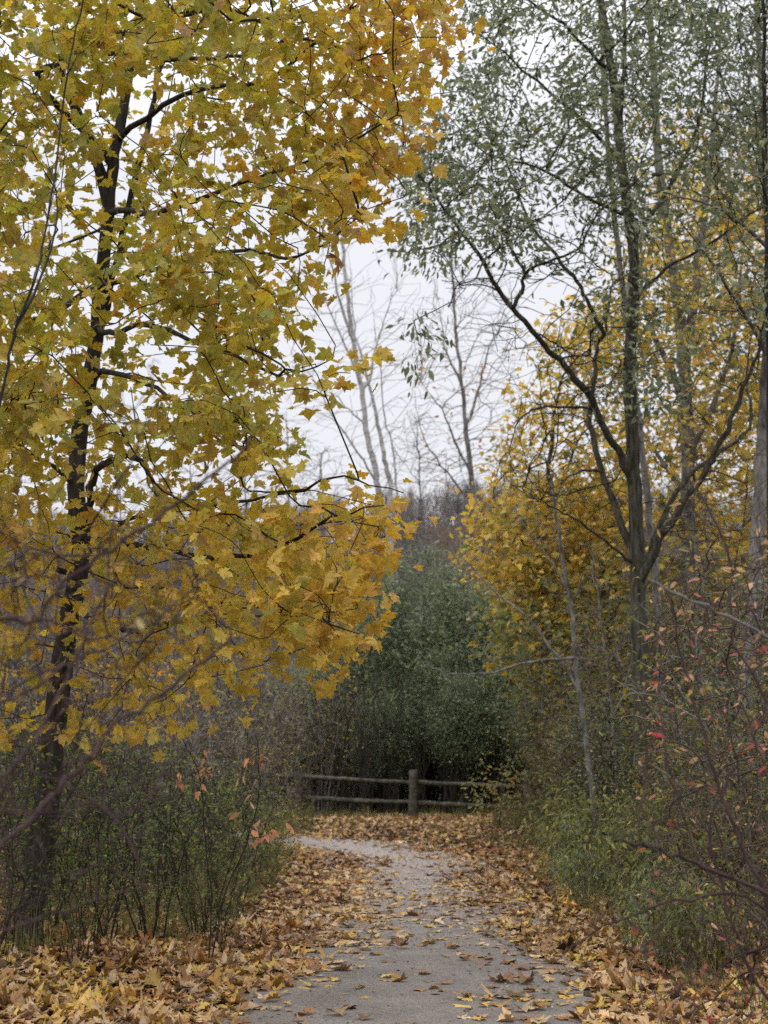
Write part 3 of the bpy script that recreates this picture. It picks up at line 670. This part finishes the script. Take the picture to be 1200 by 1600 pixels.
bg_tree('yellow_tree', 'grey-trunked yellow tree forking high up, directly behind the forked brown tree', 'tree', 26, 1085,
        [(1088, 1250), (1080, 1000), (1076, 820), (1074, 680), (1068, 560), (1058, 470), (1046, 380), (1030, 260), (1020, 100), (1010, -80)], (.19, .05),
        [([(1069, 580), (1084, 480), (1092, 400), (1105, 300), (1120, 150), (1130, -60)], 0, .5, .10, .03), ([(1072, 640), (1040, 560), (1012, 500), (1000, 400), (1010, 280)], 0, .5, .07, .02), ([(1074, 720), (1120, 620), (1150, 520), (1160, 380)], 0, -1, .07, .02),
         ([(1076, 780), (1020, 700), (960, 600)], 0, 1, .05, .02)],
        [([(960, 420), (1060, 330), (1240, 330), (1260, 700), (1240, 900), (1010, 960), (960, 800)], 620, -2, 3.5, .95, 1), ([(960, 420), (1240, 330), (1240, 1000), (960, 1000)], 560, -2.5, 2, .2, 0), ([(860, 50), (1240, 0), (1240, 420), (960, 450)], 420, -2, 3, .3, 0), ([(1000, 180), (1240, 180), (1240, 420), (1000, 420)], 90, -1, 3, .6, 1)], GB, TG, yl(8, .2))
bg_tree('yellow_tree', 'large golden tree filling the right edge of the view above the red-leaved bushes', 'tree', 31, 1230,
        [(1235, 1200), (1225, 900), (1215, 600), (1200, 350), (1190, 150), (1180, -40)], (.2, .05), [([(1220, 700), (1150, 560), (1100, 450)], 0, 0, .07, .02), ([(1215, 600), (1280, 450)], 0, 0, .07, .03)],
        [([(1050, 280), (1180, 190), (1330, 200), (1350, 900), (1120, 980), (1040, 760)], 860, -3, 3, .85, 1), ([(1000, -100), (1300, -100), (1300, 250), (1050, 250)], 280, -3, 3, .2, 0)], GB, TG, yl(9, .1))
bg_tree('yellow_tree', 'low yellow-green tree filling the gap under the golden crowns at the right', 'tree', 27, 960,
        [(965, 1150), (950, 1000), (940, 900)], (.09, .03), [],
        [([(760, 960), (860, 900), (1000, 880), (1230, 880), (1240, 1080), (1100, 1130), (900, 1120), (780, 1040)], 560, -2, 3, .85, 1), ([(760, 900), (1240, 850), (1240, 1200), (800, 1200)], 420, -2, 3, .2, 0)], M['bark_dark'], TB,
        ls(7, 'maple_far', (.09, .16), [(.40, .29, .04), (.22, .22, .06), (.11, .14, .06), (.45, .3, .04)], (2, 3, 4, 1.5), M['maple_leaf']))
bg_tree('birch_tree', 'thin pale trunk showing just right of the forked brown trunk', 'tree', 23, 1045,
        [(1048, 1250), (1036, 1050), (1027, 930), (1017, 830), (1004, 710), (990, 600), (976, 470), (970, 420), (950, 240), (945, 150), (935, -40)], (.075, .035), [],
        [([(900, -50), (1000, -50), (1040, 300), (1000, 500), (930, 400)], 120, -1, 1, .1, 0)], GB, TG)
bg_tree('pale_trunked_tree', 'smooth pale grey trunk at the far right edge, before the golden foliage', 'tree', 18, 1172,
        [(1171, 1300), (1172, 1150), (1174, 1000), (1181, 860), (1190, 740), (1198, 600), (1208, 400), (1215, 200), (1225, -40)], (.11, .07),
        [([(1186, 800), (1140, 830), (1080, 800), (1040, 830)], 0, 1, .022, .01), ([(1208, 400), (1160, 350), (1080, 310), (1000, 320)], 0, -1, .03, .012), ([(1204, 560), (1150, 470), (1090, 380), (1040, 320)], 0, -1.5, .034, .012)],
        [([(1100, 100), (1260, 50), (1260, 560), (1120, 500)], 110, -1.5, 1.5, .1, 0)], GB, TP)
bg_tree('slim_tree', 'slim dark stem running up the top right edge of the view', 'tree', 17, 1196,
        [(1205, 1250), (1204, 900), (1200, 500), (1196, 300), (1194, 100), (1192, -60)], (.036, .022), [([(1200, 480), (1188, 540), (1180, 600)], 0, 0, .012, .008)],
        [([(1120, -60), (1260, -60), (1260, 400), (1160, 350)], 100, -1, 1, .1, 0)], M['bark_dark'], M['twig_dark'])
bg_tree('sapling', 'bare grey sapling with long arching side branch before the green shrubs', 'tree', 20.5, 925,
        [(935, 1330), (922, 1200), (905, 1080), (897, 1000), (893, 940), (880, 880), (868, 800), (862, 740)], (.055, .02),
        [([(897, 1030), (850, 1030), (800, 1042), (770, 1050), (720, 1054), (690, 1050), (665, 1035), (652, 1025)], 0, -.8, .028, .010), ([(785, 1046), (765, 1030), (745, 1000), (738, 970)], -.2, -.3, .013, .007),
         ([(905, 1075), (860, 1010), (820, 960), (780, 930), (745, 895), (720, 865), (700, 820)], 0, .8, .026, .009), ([(893, 940), (910, 910), (930, 880), (935, 860)], 0, 0, .02, .009), ([(893, 935), (870, 890), (840, 850), (800, 800)], 0, .4, .02, .009),
         ([(690, 1050), (688, 1030), (680, 1010)], -.4, -.4, .008, .004)],
        [([(680, 880), (900, 800), (960, 900), (960, 1200), (860, 1150), (760, 1060), (700, 1000)], 200, -.9, .9, 0, 0)], GB, TG, None, r0=.0035)

for j, (px, top, D, ln) in enumerate(((965, 860, 22, -40), (1060, 800, 22, 50), (1110, 760, 21, -30), (1150, 900, 19, 30), (890, 760, 27, -30))):
    yb_ = 1330
    bg_tree('sapling', 'slender bare grey sapling in the tangle beneath the yellow trees', 'tree', D, px,
            [(px, 1250), (px + ln * .15, 1150), (px + ln * .5, 1020 if top < 950 else 1080), (px + ln, top)], (.022, .008), [([(px + ln * .2, 1130), (px - ln * .8, 1000), (px - ln * 1.6, 930)], 0, .5, .014, .008)],
            [([(px - 80, top - 10), (px + 90, top - 10), (px + 80, 1160), (px - 80, 1160)], 90, -.9, .9, 0, 0)], TG, TB if j % 2 else TG, None, group='slender bare saplings right of the path', r0=.0045)
# ---- thin stems in front of the maple (left, 6 m)
bg_tree('sapling', 'thin dark leaning sapling stem in front of the maple at far left', 'tree', 6.2, -45,
        [(-40, 1300), (-30, 900), (-15, 700), (8, 590), (24, 515), (50, 450), (70, 370), (88, 250), (104, 120), (130, 0), (150, -80)], (.0095, .004), [([(24, 515), (60, 440), (90, 330), (60, 200)], 0, .3, .008, .003)],
        [([(-60, 100), (160, -60), (170, 300), (60, 600), (-60, 700)], 55, -.5, .5, 0, 0)], M['bark_dark'], M['twig_dark'], None, r0=.0016)

# ------------------------------------------------------------------ shrubs
def shrub_proto(name, label, cat, group, h, w, nstem, natt, bark, r0, leafspec=None, ratio=1., bf=.5, flo=.15, stemr=.012, lean=.5, names=('stems', 'foliage')):
    """shrub standing at the origin; unlinked repeats are copies of it"""
    root = thing(name, label, cat, (0, 0, 0), group)
    s = Skel()
    for i in range(nstem):
        a = R.uniform(0, 2 * np.pi); q = R.uniform(.02, .16) * w; l = R.uniform(.2, 1) * w * lean; hh = h * R.uniform(.5, .85)
        p0 = np.array([math.cos(a) * q, math.sin(a) * q, -.1]); dr = np.array([math.cos(a + R.normal(0, .4)), math.sin(a + R.normal(0, .4)), 0])
        s.limb([p0, p0 + dr * l * .25 + UP * hh * .4, p0 + dr * l * .6 + UP * hh * .75, p0 + dr * l + UP * hh], stemr * R.uniform(.6, 1.1), stemr * .35, 'stem', 3, .012 * h, root=True)
    u = R.normal(0, 1, (natt, 3)); u = norm(u) * R.uniform(.25, 1, (natt, 1)) ** .5
    A = np.stack([u[:, 0] * w, u[:, 1] * w, h * (flo + (1 - flo) * (.5 + .5 * u[:, 2]))], -1)
    n0 = s.grow(A, bf, r0, 2.3, .35, .08, .07, 2, limbpath=.6)
    big = [(p, r) for t, p, r in s.chains if t != 'twig']; sml = [(p, r) for t, p, r in s.chains if t == 'twig']
    V1, Q1 = tubes(big, 5); V2, Q2 = tubes(sml, 3)
    tri_mesh(names[0], np.vstack([V1, V2]), np.vstack([Q1, Q2 + len(V1)]), bark, parent=root, smooth=True)
    if leafspec:
        PA = np.array(s.P)[n0:]; DA = s.dir[n0:]; kp = R.uniform(0, 1, len(PA)) < ratio
        leafy(names[1], root, None, PA[kp], DA[kp], **leafspec)
    root['h'] = h
    return root
USED = set()
def put(proto, x, y, scale=1., rz=None, label=None, group=None, dz=0.):
    if proto.name not in USED:
        o = proto; USED.add(proto.name)
    else:
        o = proto.copy(); COL.objects.link(o)
        for ch in list(proto.children):
            c_ = ch.copy(); COL.objects.link(c_); c_.parent = o
    o.location = (float(x), float(y), float(gz(x, y)) + dz); o.scale = (scale,) * 3
    o.rotation_euler = (0, 0, float(R.uniform(0, 6.28)) if rz is None else rz)
    if label: o['label'] = label
    if group: o['group'] = group
    return o
def pxx(px, D): return (px - 600) / F * D / cp

GRN = [(.13, .165, .09), (.20, .235, .135), (.31, .34, .225), (.08, .11, .055), (.32, .30, .11)]
NGR = [(.08, .12, .03), (.12, .16, .035), (.05, .08, .025), (.24, .24, .05)]
# green shrubs beyond the fence
gs = [shrub_proto('green_shrub', 'tall grey-green leafy shrub growing behind the rail fence', 'shrub', 'green shrubs behind the fence', 7.2, 2.1, 16, 760, M['twig_dark'], .004,
                  ls(17, 'oval', (.09, .17), GRN, (4, 4, 2, 3, .6), M['dull_leaf'], .20, 0, .6, .2, .9), 1., .6, fl_, .03, .5) for fl_ in (.22, .30)]
for px, D, sc_, l in ((668, 41, 1.10, 'tallest grey-green shrub, domed, in the middle behind the fence'), (742, 40, .93, 'grey-green shrub right of the tallest one behind the fence'), (590, 42, .9, 'grey-green shrub left of the tallest one, behind the fence and maple tips'),
                      (812, 38.5, .70, 'lower dark green shrub under the bright yellow tree'), (700, 38.5, .62, 'small grey-green shrub low behind the right fence post'), (850, 39, .86, None), (905, 38, .8, None), (820, 37, .62, None), (600, 37.5, .45, None), (800, 42, .98, None), (765, 43, .95, None), (620, 39.5, .55, None), (560, 40, .72, None), (500, 41, .6, None), (455, 40, .6, None), (880, 34.5, .6, None), (945, 33.5, .62, None), (845, 36, .5, None), (1010, 33, .7, None), (920, 36, .85, None), (725, 37, .5, None), (560, 43, .8, None), (520, 44, .66, None), (450, 46, .66, None), (700, 47, .98, None), (640, 48, .95, None), (790, 45, .8, None), (880, 40, .68, None), (940, 42, .7, None)):
    put(gs[int(R.integers(0, 2))], pxx(px, D), D, sc_, label=l)
# bare brush
bs = [shrub_proto('bare_shrub', 'bare grey twiggy shrub in the brush between maple and fence', 'shrub', 'bare shrubs left of the path', 3.4, 1.5, 16, 620, m_, .0042, None, 1., .6, .12, .014, .7) for m_ in (TG, TB, TB)]
yb = shrub_proto('bare_shrub', 'twiggy shrub with small yellow leaves left of the fence post', 'shrub', 'bare shrubs left of the path', 3.6, 1.4, 12, 420, TG, .0046,
                 ls(2, 'oval', (.05, .09), [(.42, .33, .05), (.3, .28, .06), (.35, .2, .06)], (3, 2, 1), M['maple_leaf'], .12), .6, .6, .15, .014, .7)
for px, D, q in [(395, 30, .95), (350, 27, 1.0), (330, 24, .95), (250, 22, 1.0), (170, 21, .95), (90, 21, 1.), (20, 20, 1.), (300, 32, 1.2), (220, 30, 1.2), (130, 28, 1.2), (40, 27, 1.2), (-60, 24, 1.2), (400, 35.5, 1.15), (340, 38, 1.3), (200, 37, 1.3), (100, 36, 1.3), (480, 38, 1.0), (280, 27, 1.), (-20, 33, 1.3), (350, 20.5, .7), (250, 18.5, .7), (140, 17.5, .7)]:
    put(bs[int(R.integers(0, 3))], pxx(px, D), D, q * R.uniform(.9, 1.1))
for px, D, q in ((20, 14.5, .62), (110, 15.5, .62), (-30, 12.5, .6), (190, 17, .62), (270, 17.5, .55), (60, 17.5, .8), (140, 19, .8)):
    put(bs[2 if px % 3 else 1], pxx(px, D), D, q)
for px, D, q in ((300, 25, 1.), (220, 20, .9), (400, 22, .6), (560, 38.5, .8), (505, 37, 1.15), (455, 36.5, 1.0), (540, 38, 1.1), (385, 30, .9), (160, 24, 1.), (60, 23, 1.), (330, 29, 1.), (250, 27, 1.), (370, 34, 1.2)):
    put(yb, pxx(px, D), D, q)
# right hand brush
rb = [shrub_proto('tangled_shrub', 'dark tangled shrub with sparse leaves at the foot of the right-hand trees', 'shrub', 'tangled shrubs right of the path', 3.3, 1.5, 14, 560, m_, .0040,
                  ls(5, 'oval', (.045, .085), p_, w_, M['dull_leaf'], .16), ra, .6, .1, .014, .7) for m_, p_, w_, ra in
      ((TB, [(.08, .095, .045), (.16, .17, .08), (.34, .28, .06), (.26, .13, .06)], (3, 3, 2, 1), .6), (TG, [(.3, .24, .05), (.12, .14, .05), (.28, .14, .06)], (3, 4, 1), .8), (M['twig_dark'], GRN, (4, 4, 2, 3, 1), .9))]
for px, D, q in [(905, 31, 1.), (955, 27, 1.), (1040, 26, 1.1), (1100, 24, 1.1), (1160, 23, 1.1), (1230, 22, 1.2), (895, 25.5, .5), (940, 23, .75), (1110, 20.5, .6), (1175, 17, .6), (1230, 16, .8), (1000, 31, 1.2), (1090, 31, 1.3), (1180, 30, 1.4), (930, 36, 1.3), (1020, 37, 1.5), (1140, 36, 1.5), (1040, 22.5, .85), (890, 28.5, .6), (1040, 18, .45), (1075, 15.5, .5), (960, 20.5, .6), (1150, 14, .55), (1180, 12.5, .6), (905, 22.5, .5), (1000, 23, .9), (1200, 19, .75), (850, 27, .35), (900, 27.5, .8), (930, 25, .9), (975, 25.5, 1.0), (925, 31, 1.), (1045, 20.5, .6), (1150, 18, .5), (1150, 15, .7), (1210, 14, .9), (1215, 11.5, .5)]:
    put(rb[int(R.integers(0, 3))], pxx(px, D), D, q * R.uniform(1.05, 1.4))
ps = shrub_proto('slender_stems_shrub', 'clump of slender dark upright stems close behind the fence rails', 'shrub', 'clumps of upright stems behind the fence', 4.2, .8, 16, 60, M['twig_dark'], .006, None, 1., .5, .45, .02, .5)
for px in (500, 535, 575, 612, 655, 700, 738, 775): put(ps, pxx(px, 36.6), 36.6 + R.uniform(-.3, .9), R.uniform(.85, 1.15))
pb = shrub_proto('pale_leaved_shrub', 'small shrub with pale yellow-green leaves right of the fence post', 'shrub', None, 1.3, .75, 8, 90, TB, .002,
                 ls(4, 'oval', (.07, .13), [(.33, .33, .12), (.36, .28, .08), (.22, .25, .1), (.4, .25, .08)], (3, 2, 3, 1), M['maple_leaf'], .1), .9, .5, .15)
ob_ = shrub_proto('orange_shrub', 'orange-leaved shrub glimpsed behind the maple trunk', 'shrub', None, 2.6, 1.1, 9, 120, TB, .003, ls(6, 'oval', (.06, .1), [(.75, .3, .03), (.8, .4, .05)], (1, 1), M['maple_leaf'], .12), .6, .5, .5)
put(ob_, pxx(205, 23), 23, 1.25)
put(pb, pxx(770, 30.5), 30.5, 1.)
# near left green shrubs with dark stems
nl = [shrub_proto('leafy_shrub', 'small dark-stemmed shrub with green leaves on the left verge', 'shrub', 'green-leaved shrubs on the left verge', 1.75, .75, 10, 220, M['twig_dark'], .0022,
                  ls(5, 'oval', (.035, .065), NGR, w_, M['maple_leaf'], .09), ra, .5, .1, .010, .8) for w_, ra in (((4, 4, 3, 1), .75), ((3, 4, 1, 3), .5))]
for px, D, q, l in ((368, 15.5, .95, None), (330, 14, 1.0, None), (255, 13.2, 1.0, None), (180, 12.6, 1.05, None), (100, 13.5, 1.1, None), (20, 11.2, 1.1, None), (300, 17, 1.1, None), (395, 19.5, .85, 'dark twiggy shrub nearest the left edge of the path bend'), (215, 15.8, 1.1, None), (130, 15, 1.1, None), (350, 12.9, .55, None), (-40, 13, 1.1, None), (60, 16.5, 1.2, None), (150, 11.2, .62, None)):
    put(nl[int(R.integers(0, 2))], pxx(px, D), D, q, label=l)
# herbs right: leafy weeds
hw = [shrub_proto('leafy_weed', 'clump of yellow-green leafy weeds on the right verge', 'plant', 'leafy weeds on the right verge', .9, .36, 12, 110, TB, .0018,
                  ls(6, 'lance', (.04, .10), p_, w_, M['maple_leaf'], .06, 0, 1.1), .95, .4, .1, .005, .8, ('stems', 'foliage')) for p_, w_ in
      (([(.17, .18, .06), (.32, .30, .08), (.11, .12, .05)], (3, 3, 2)), ([(.13, .16, .07), (.22, .25, .14), (.34, .31, .07)], (3, 3, 1.5)))]
for i in range(38):
    D = R.uniform(13.5, 22); e = 1.95 + .14 * math.sin(D) + R.uniform(0, 1) ** 1.3 * 1.5
    put(hw[i % 2], PCX(D) + e, D, R.choice([.45, .6, .8, 1.1, 1.5]))
for i in range(9):
    D = R.uniform(11, 14); put(hw[i % 2], PCX(D) + R.uniform(1.9, 2.9), D, R.uniform(.5, .9))

# ------------------------------------------------------------------ foreground branches
def fg(name, label, cat, root_pt, limbs, polys, bark, twig, r0, groups, k=(8, 6, 4), bf=.35, wob=.05, special={}):
    b = np.array(root_pt, float); b[2] = gz(b[0], b[1]); root = thing(name, label, cat, b); s = Skel()
    for n_, (pts, ds, a0, a1, conn) in enumerate(limbs):
        p = np.array(pts, float); q = at(p[:, 0], p[:, 1], np.linspace(ds[0], ds[1], len(p)))
        if conn: q = np.vstack([b - [0, 0, .1], q])
        s.limb(q, a0, a1, 'stem%d' % n_, 5, .006, root=bool(conn))
    att = np.vstack([samp(po, n, d0, d1, cl)[0] for po, n, d0, d1, cl in polys])
    n0 = s.grow(att, bf, r0, 2.7, .22, .03, wob * .6, 3)
    skeleton_parts(s, root, (bark, twig), b, names=('stem', 'stem', 'twigs'), k=k, special=special)
    for poly, n, d0, d1, spec in groups:
        P = np.array(s.P)[n0:]; px, py = to_px(P); ok = inpoly(px, py, np.array(poly, float)); idx = np.where(ok)[0]
        if len(idx) == 0: continue
        idx = R.choice(idx, min(n, len(idx)), replace=False)
        leafy('foliage', root, b, P[idx], s.dir[n0:][idx], **spec)
    return root
fg('foreground_shrub', 'blurred bare purplish branches sweeping in from the left edge, nearest the camera', 'shrub', (-1.9, 3.2, 0),
   [([(-260, 1500), (-60, 1010), (60, 968), (100, 912), (200, 842), (300, 770), (390, 690)], (3.2, 3.6), .011, .004, 1),
    ([(-260, 1500), (-60, 1370), (0, 1330), (60, 1270), (110, 1210), (150, 1170), (185, 1130), (270, 1070), (360, 1000)], (3.2, 3.8), .013, .004, 1),
    ([(-260, 1500), (-60, 1290), (100, 1265), (200, 1235), (290, 1180), (340, 1130)], (3.0, 3.6), .007, .002, 1),
    ([(-260, 1600), (-60, 1150), (30, 1090), (120, 1030), (220, 985), (330, 890)], (3.3, 4.2), .007, .002, 1),
    ([(-260, 1600), (-50, 1290), (20, 1200), (70, 1130), (110, 1040), (160, 930), (190, 760), (240, 640)], (3.4, 4.2), .007, .002, 1),
    ([(-260, 1600), (-60, 1480), (60, 1440), (170, 1400), (300, 1370)], (3.4, 4.2), .006, .002, 1)],
   [([(-60, 820), (240, 820), (330, 900), (250, 1060), (-60, 1100)], 420, 3, 5.2, .3), ([(-60, 1080), (260, 1080), (350, 1200), (220, 1320), (-60, 1500)], 330, 3, 5.0, .2), ([(-60, 600), (260, 560), (300, 800), (-60, 850)], 45, 3.2, 4.5, 0)],
   M['twig_fg'], M['twig_fg'], .0012,
   [([(40, 840), (260, 840), (260, 1060), (40, 1060)], 3, 0, 0, ls(1, 'oval', (.05, .065), [(.5, .42, .12), (.45, .3, .2)], (1, 1), M['maple_leaf'], .01))])
SAL = [(.62, .32, .17), (.60, .36, .18), (.56, .26, .15)]
b_ = at(300, 1400, 9.5)
fg('salmon_leaved_shrub', 'slender shrub with hanging salmon-pink leaves at the left edge of the path', 'shrub', (pxx(340, 12), 12, 0),
   [([(350, 1400), (380, 1330), (405, 1240), (400, 1150)], (12, 11.9), .008, .003, 1), ([(330, 1400), (320, 1300), (310, 1210), (280, 1140)], (12, 12), .008, .003, 1)],
   [([(260, 1130), (430, 1180), (430, 1340), (300, 1320)], 60, 11.6, 12.4, 0)], M['twig_dark'], M['twig_dark'], .002,
   [([(260, 1130), (435, 1120), (435, 1345), (300, 1340)], 13, 0, 0, ls(3, 'oval', (.09, .125), SAL, (1, 1, 1), M['maple_leaf'], .04, .2, 1.4))])
RED = [(.34, .055, .06), (.42, .12, .10), (.48, .25, .16), (.55, .34, .18), (.48, .34, .12)]
fg('red_leaved_shrub', 'blurred dark-twigged shrub with red and salmon leaves at the lower right corner', 'shrub', (2.05, 5.2, 0),
   [([(1500, 1700), (1260, 1430), (1200, 1400), (1100, 1357), (1030, 1327), (960, 1314)], (5.0, 4.6), .013, .005, 1),
    ([(1500, 1700), (1300, 1050), (1200, 992), (1100, 945), (1010, 905)], (5.2, 4.6), .013, .004, 1),
    ([(1450, 1700), (1250, 1500), (1150, 1300), (1100, 1150), (1060, 1000), (1045, 900)], (5.4, 6.0), .012, .004, 1),
    ([(1450, 1700), (1300, 1300), (1230, 1150), (1150, 1000), (1140, 880), (1100, 780)], (5.4, 6.2), .012, .004, 1),
    ([(1400, 1700), (1200, 1420), (1080, 1405), (960, 1440), (880, 1490)], (5.0, 5.0), .009, .003, 1),
    ([(1400, 1700), (1200, 1560), (1130, 1400), (1110, 1280), (1150, 1200)], (5.4, 5.6), .010, .004, 1)],
   [([(1020, 880), (1260, 820), (1260, 1600), (1020, 1600), (990, 1300)], 900, 4.6, 7.2, .2), ([(1000, 700), (1260, 650), (1260, 900), (1040, 920)], 60, 4.8, 6.5, .2), ([(920, 1250), (1060, 1250), (1060, 1500), (900, 1480)], 60, 4.6, 5.6, 0), ([(960, 1450), (1260, 1350), (1260, 1640), (1020, 1640)], 260, 4.8, 7, 0)],
   M['twig_fg'], M['twig_fg'], .0012,
   [([(1020, 700), (1260, 700), (1260, 1080), (1020, 1080)], 75, 0, 0, ls(1, 'oval', (.036, .062), [RED[2], RED[3], RED[4]], (2, 3, 1.5), M['maple_leaf'], .03)),
    ([(1000, 960), (1260, 960), (1260, 1600), (980, 1600)], 190, 0, 0, ls(1, 'oval', (.022, .044), RED, (4, 3, 2, 1, .5), M['maple_leaf'], .03)),
    ([(1000, 1200), (1260, 1200), (1260, 1600), (980, 1600)], 60, 0, 0, ls(1, 'oval', (.03, .05), NGR, (1, 1, 1, 1), M['maple_leaf'], .03))], special={'stem1': TG})
# second, thinner bush behind it
fg('twiggy_shrub', 'dense brown twiggy shrub between the pale right trunk and the red-leaved bush', 'shrub', (2.6, 9, 0),
   [([(1330, 1500), (1230, 1300), (1180, 1150), (1120, 1000), (1080, 900)], (9, 9.5), .013, .004, 1), ([(1250, 1500), (1120, 1380), (1060, 1250), (1030, 1100), (1040, 980)], (9, 9), .012, .004, 1), ([(1300, 1500), (1180, 1420), (1120, 1300), (1100, 1200)], (8.8, 8.8), .010, .004, 1)],
   [([(1010, 920), (1260, 850), (1260, 1520), (1080, 1480), (1000, 1380)], 800, 8, 10.5, .1)], M['twig_brown'], M['twig_brown'], .0022,
   [([(1000, 850), (1260, 850), (1260, 1500), (1000, 1500)], 170, 0, 0, ls(1, 'oval', (.04, .08), RED + NGR[:2], (1, 1, 2, 3, 2, 2, 2), M['maple_leaf'], .04))])

# ------------------------------------------------------------------ far woods and thicket
def strokes(base, h, w, n):
    """slivers of twigs filling crowns whose feet are base"""
    m = len(base); B = np.repeat(base, n, 0); hh = np.repeat(h, n); ww = np.repeat(w, n)
    t = R.uniform(.15, .8, m * n); a = R.uniform(0, 6.283, m * n); rr = ww * R.uniform(.2, 1, m * n) * (1 - .35 * t)
    p = B + np.stack([np.cos(a) * rr * .25, np.sin(a) * rr * .25, hh * t * .8], -1)
    q = B + np.stack([np.cos(a) * rr, np.sin(a) * rr, hh * (t * .8 + R.uniform(.1, .32, m * n))], -1)
    s_ = np.stack([-np.sin(a), np.cos(a), np.zeros(m * n)], -1) ; u2 = np.array([1, 0, 0.])[None] * np.ones((m * n, 1))
    wd = (hh * .0022)[:, None]
    V = np.stack([p - u2 * wd * 2, p + u2 * wd * 2, q, p - s_ * wd * 2, p + s_ * wd * 2, q], 1).reshape(-1, 3)
    T = np.arange(len(V)).reshape(-1, 3)
    tp = base + np.stack([0 * h, 0 * h, h], -1); x_ = np.array([1, 0, 0.]) * (h * .011)[:, None]; y_ = np.array([0, 1, 0.]) * (h * .011)[:, None]
    V2 = np.stack([base - x_, base + x_, tp, base - y_, base + y_, tp], 1).reshape(-1, 3)
    return np.vstack([V, V2]), np.vstack([T, np.arange(len(V2)).reshape(-1, 3) + len(V)])
n = 900; y = R.uniform(110, 300, n); x = R.uniform(-.42, .42, n) * y
base = np.stack([x, y, gz(x, y) - .3], -1); h = R.uniform(7, 12, n)
V, T = strokes(base, h, h * .32, 110)
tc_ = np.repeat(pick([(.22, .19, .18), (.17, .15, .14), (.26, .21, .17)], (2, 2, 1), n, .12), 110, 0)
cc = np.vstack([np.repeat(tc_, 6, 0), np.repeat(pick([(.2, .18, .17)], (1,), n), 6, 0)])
tag(tri_mesh('far_woods', V, T, M['dry_leaf'], colors=cc), 'hazy bare woods on the far hillside', 'woods', 'stuff')
n = 240; y = R.uniform(42, 85, n); x = R.uniform(-.40, .40, n) * y
base = np.stack([x, y, gz(x, y) - .2], -1); h = R.uniform(4, 7.5, n)
V, T = strokes(base, h, h * .35, 200)
tc_ = np.repeat(pick([(.15, .13, .115), (.10, .085, .07), (.19, .16, .14)], (2, 2, 1), n, .12), 200, 0)
cc = np.vstack([np.repeat(tc_, 6, 0), np.repeat(pick([(.1, .09, .08)], (1,), n), 6, 0)])
# leaf clumps inside the thicket
m = 60000; yy = R.uniform(40, 75, m); xx = R.uniform(-.36, .36, m) * yy; hz = np.abs(R.normal(0, 1.6, m)) * (1.2 + .6 * np.sin(xx * .8))
kp = hz > 0; P = np.stack([xx, yy, gz(xx, yy) + np.abs(hz)], -1)
th = R.uniform(0, 6.28, m); V2, T2, own = leaves(P, np.stack([np.cos(th), np.sin(th), R.normal(-.4, .4, m)], -1), R.normal(0, 1, (m, 3)), R.uniform(.12, .26, m), 'dia', curl=0)
c2 = pick(GRN + [(.25, .19, .05), (.14, .09, .05)], (4, 4, 2, 3, 1, 1.2, 1.5), m)[own]
tag(tri_mesh('thicket_undergrowth', np.vstack([V, V2]), np.vstack([T, T2 + len(V)]), M['dull_leaf'], colors=np.vstack([cc, c2])), 'dense undergrowth filling the hollow behind the fence', 'undergrowth', 'stuff')
for p_ in list(COL.objects):
    if p_.get('h') is not None: del p_['h']
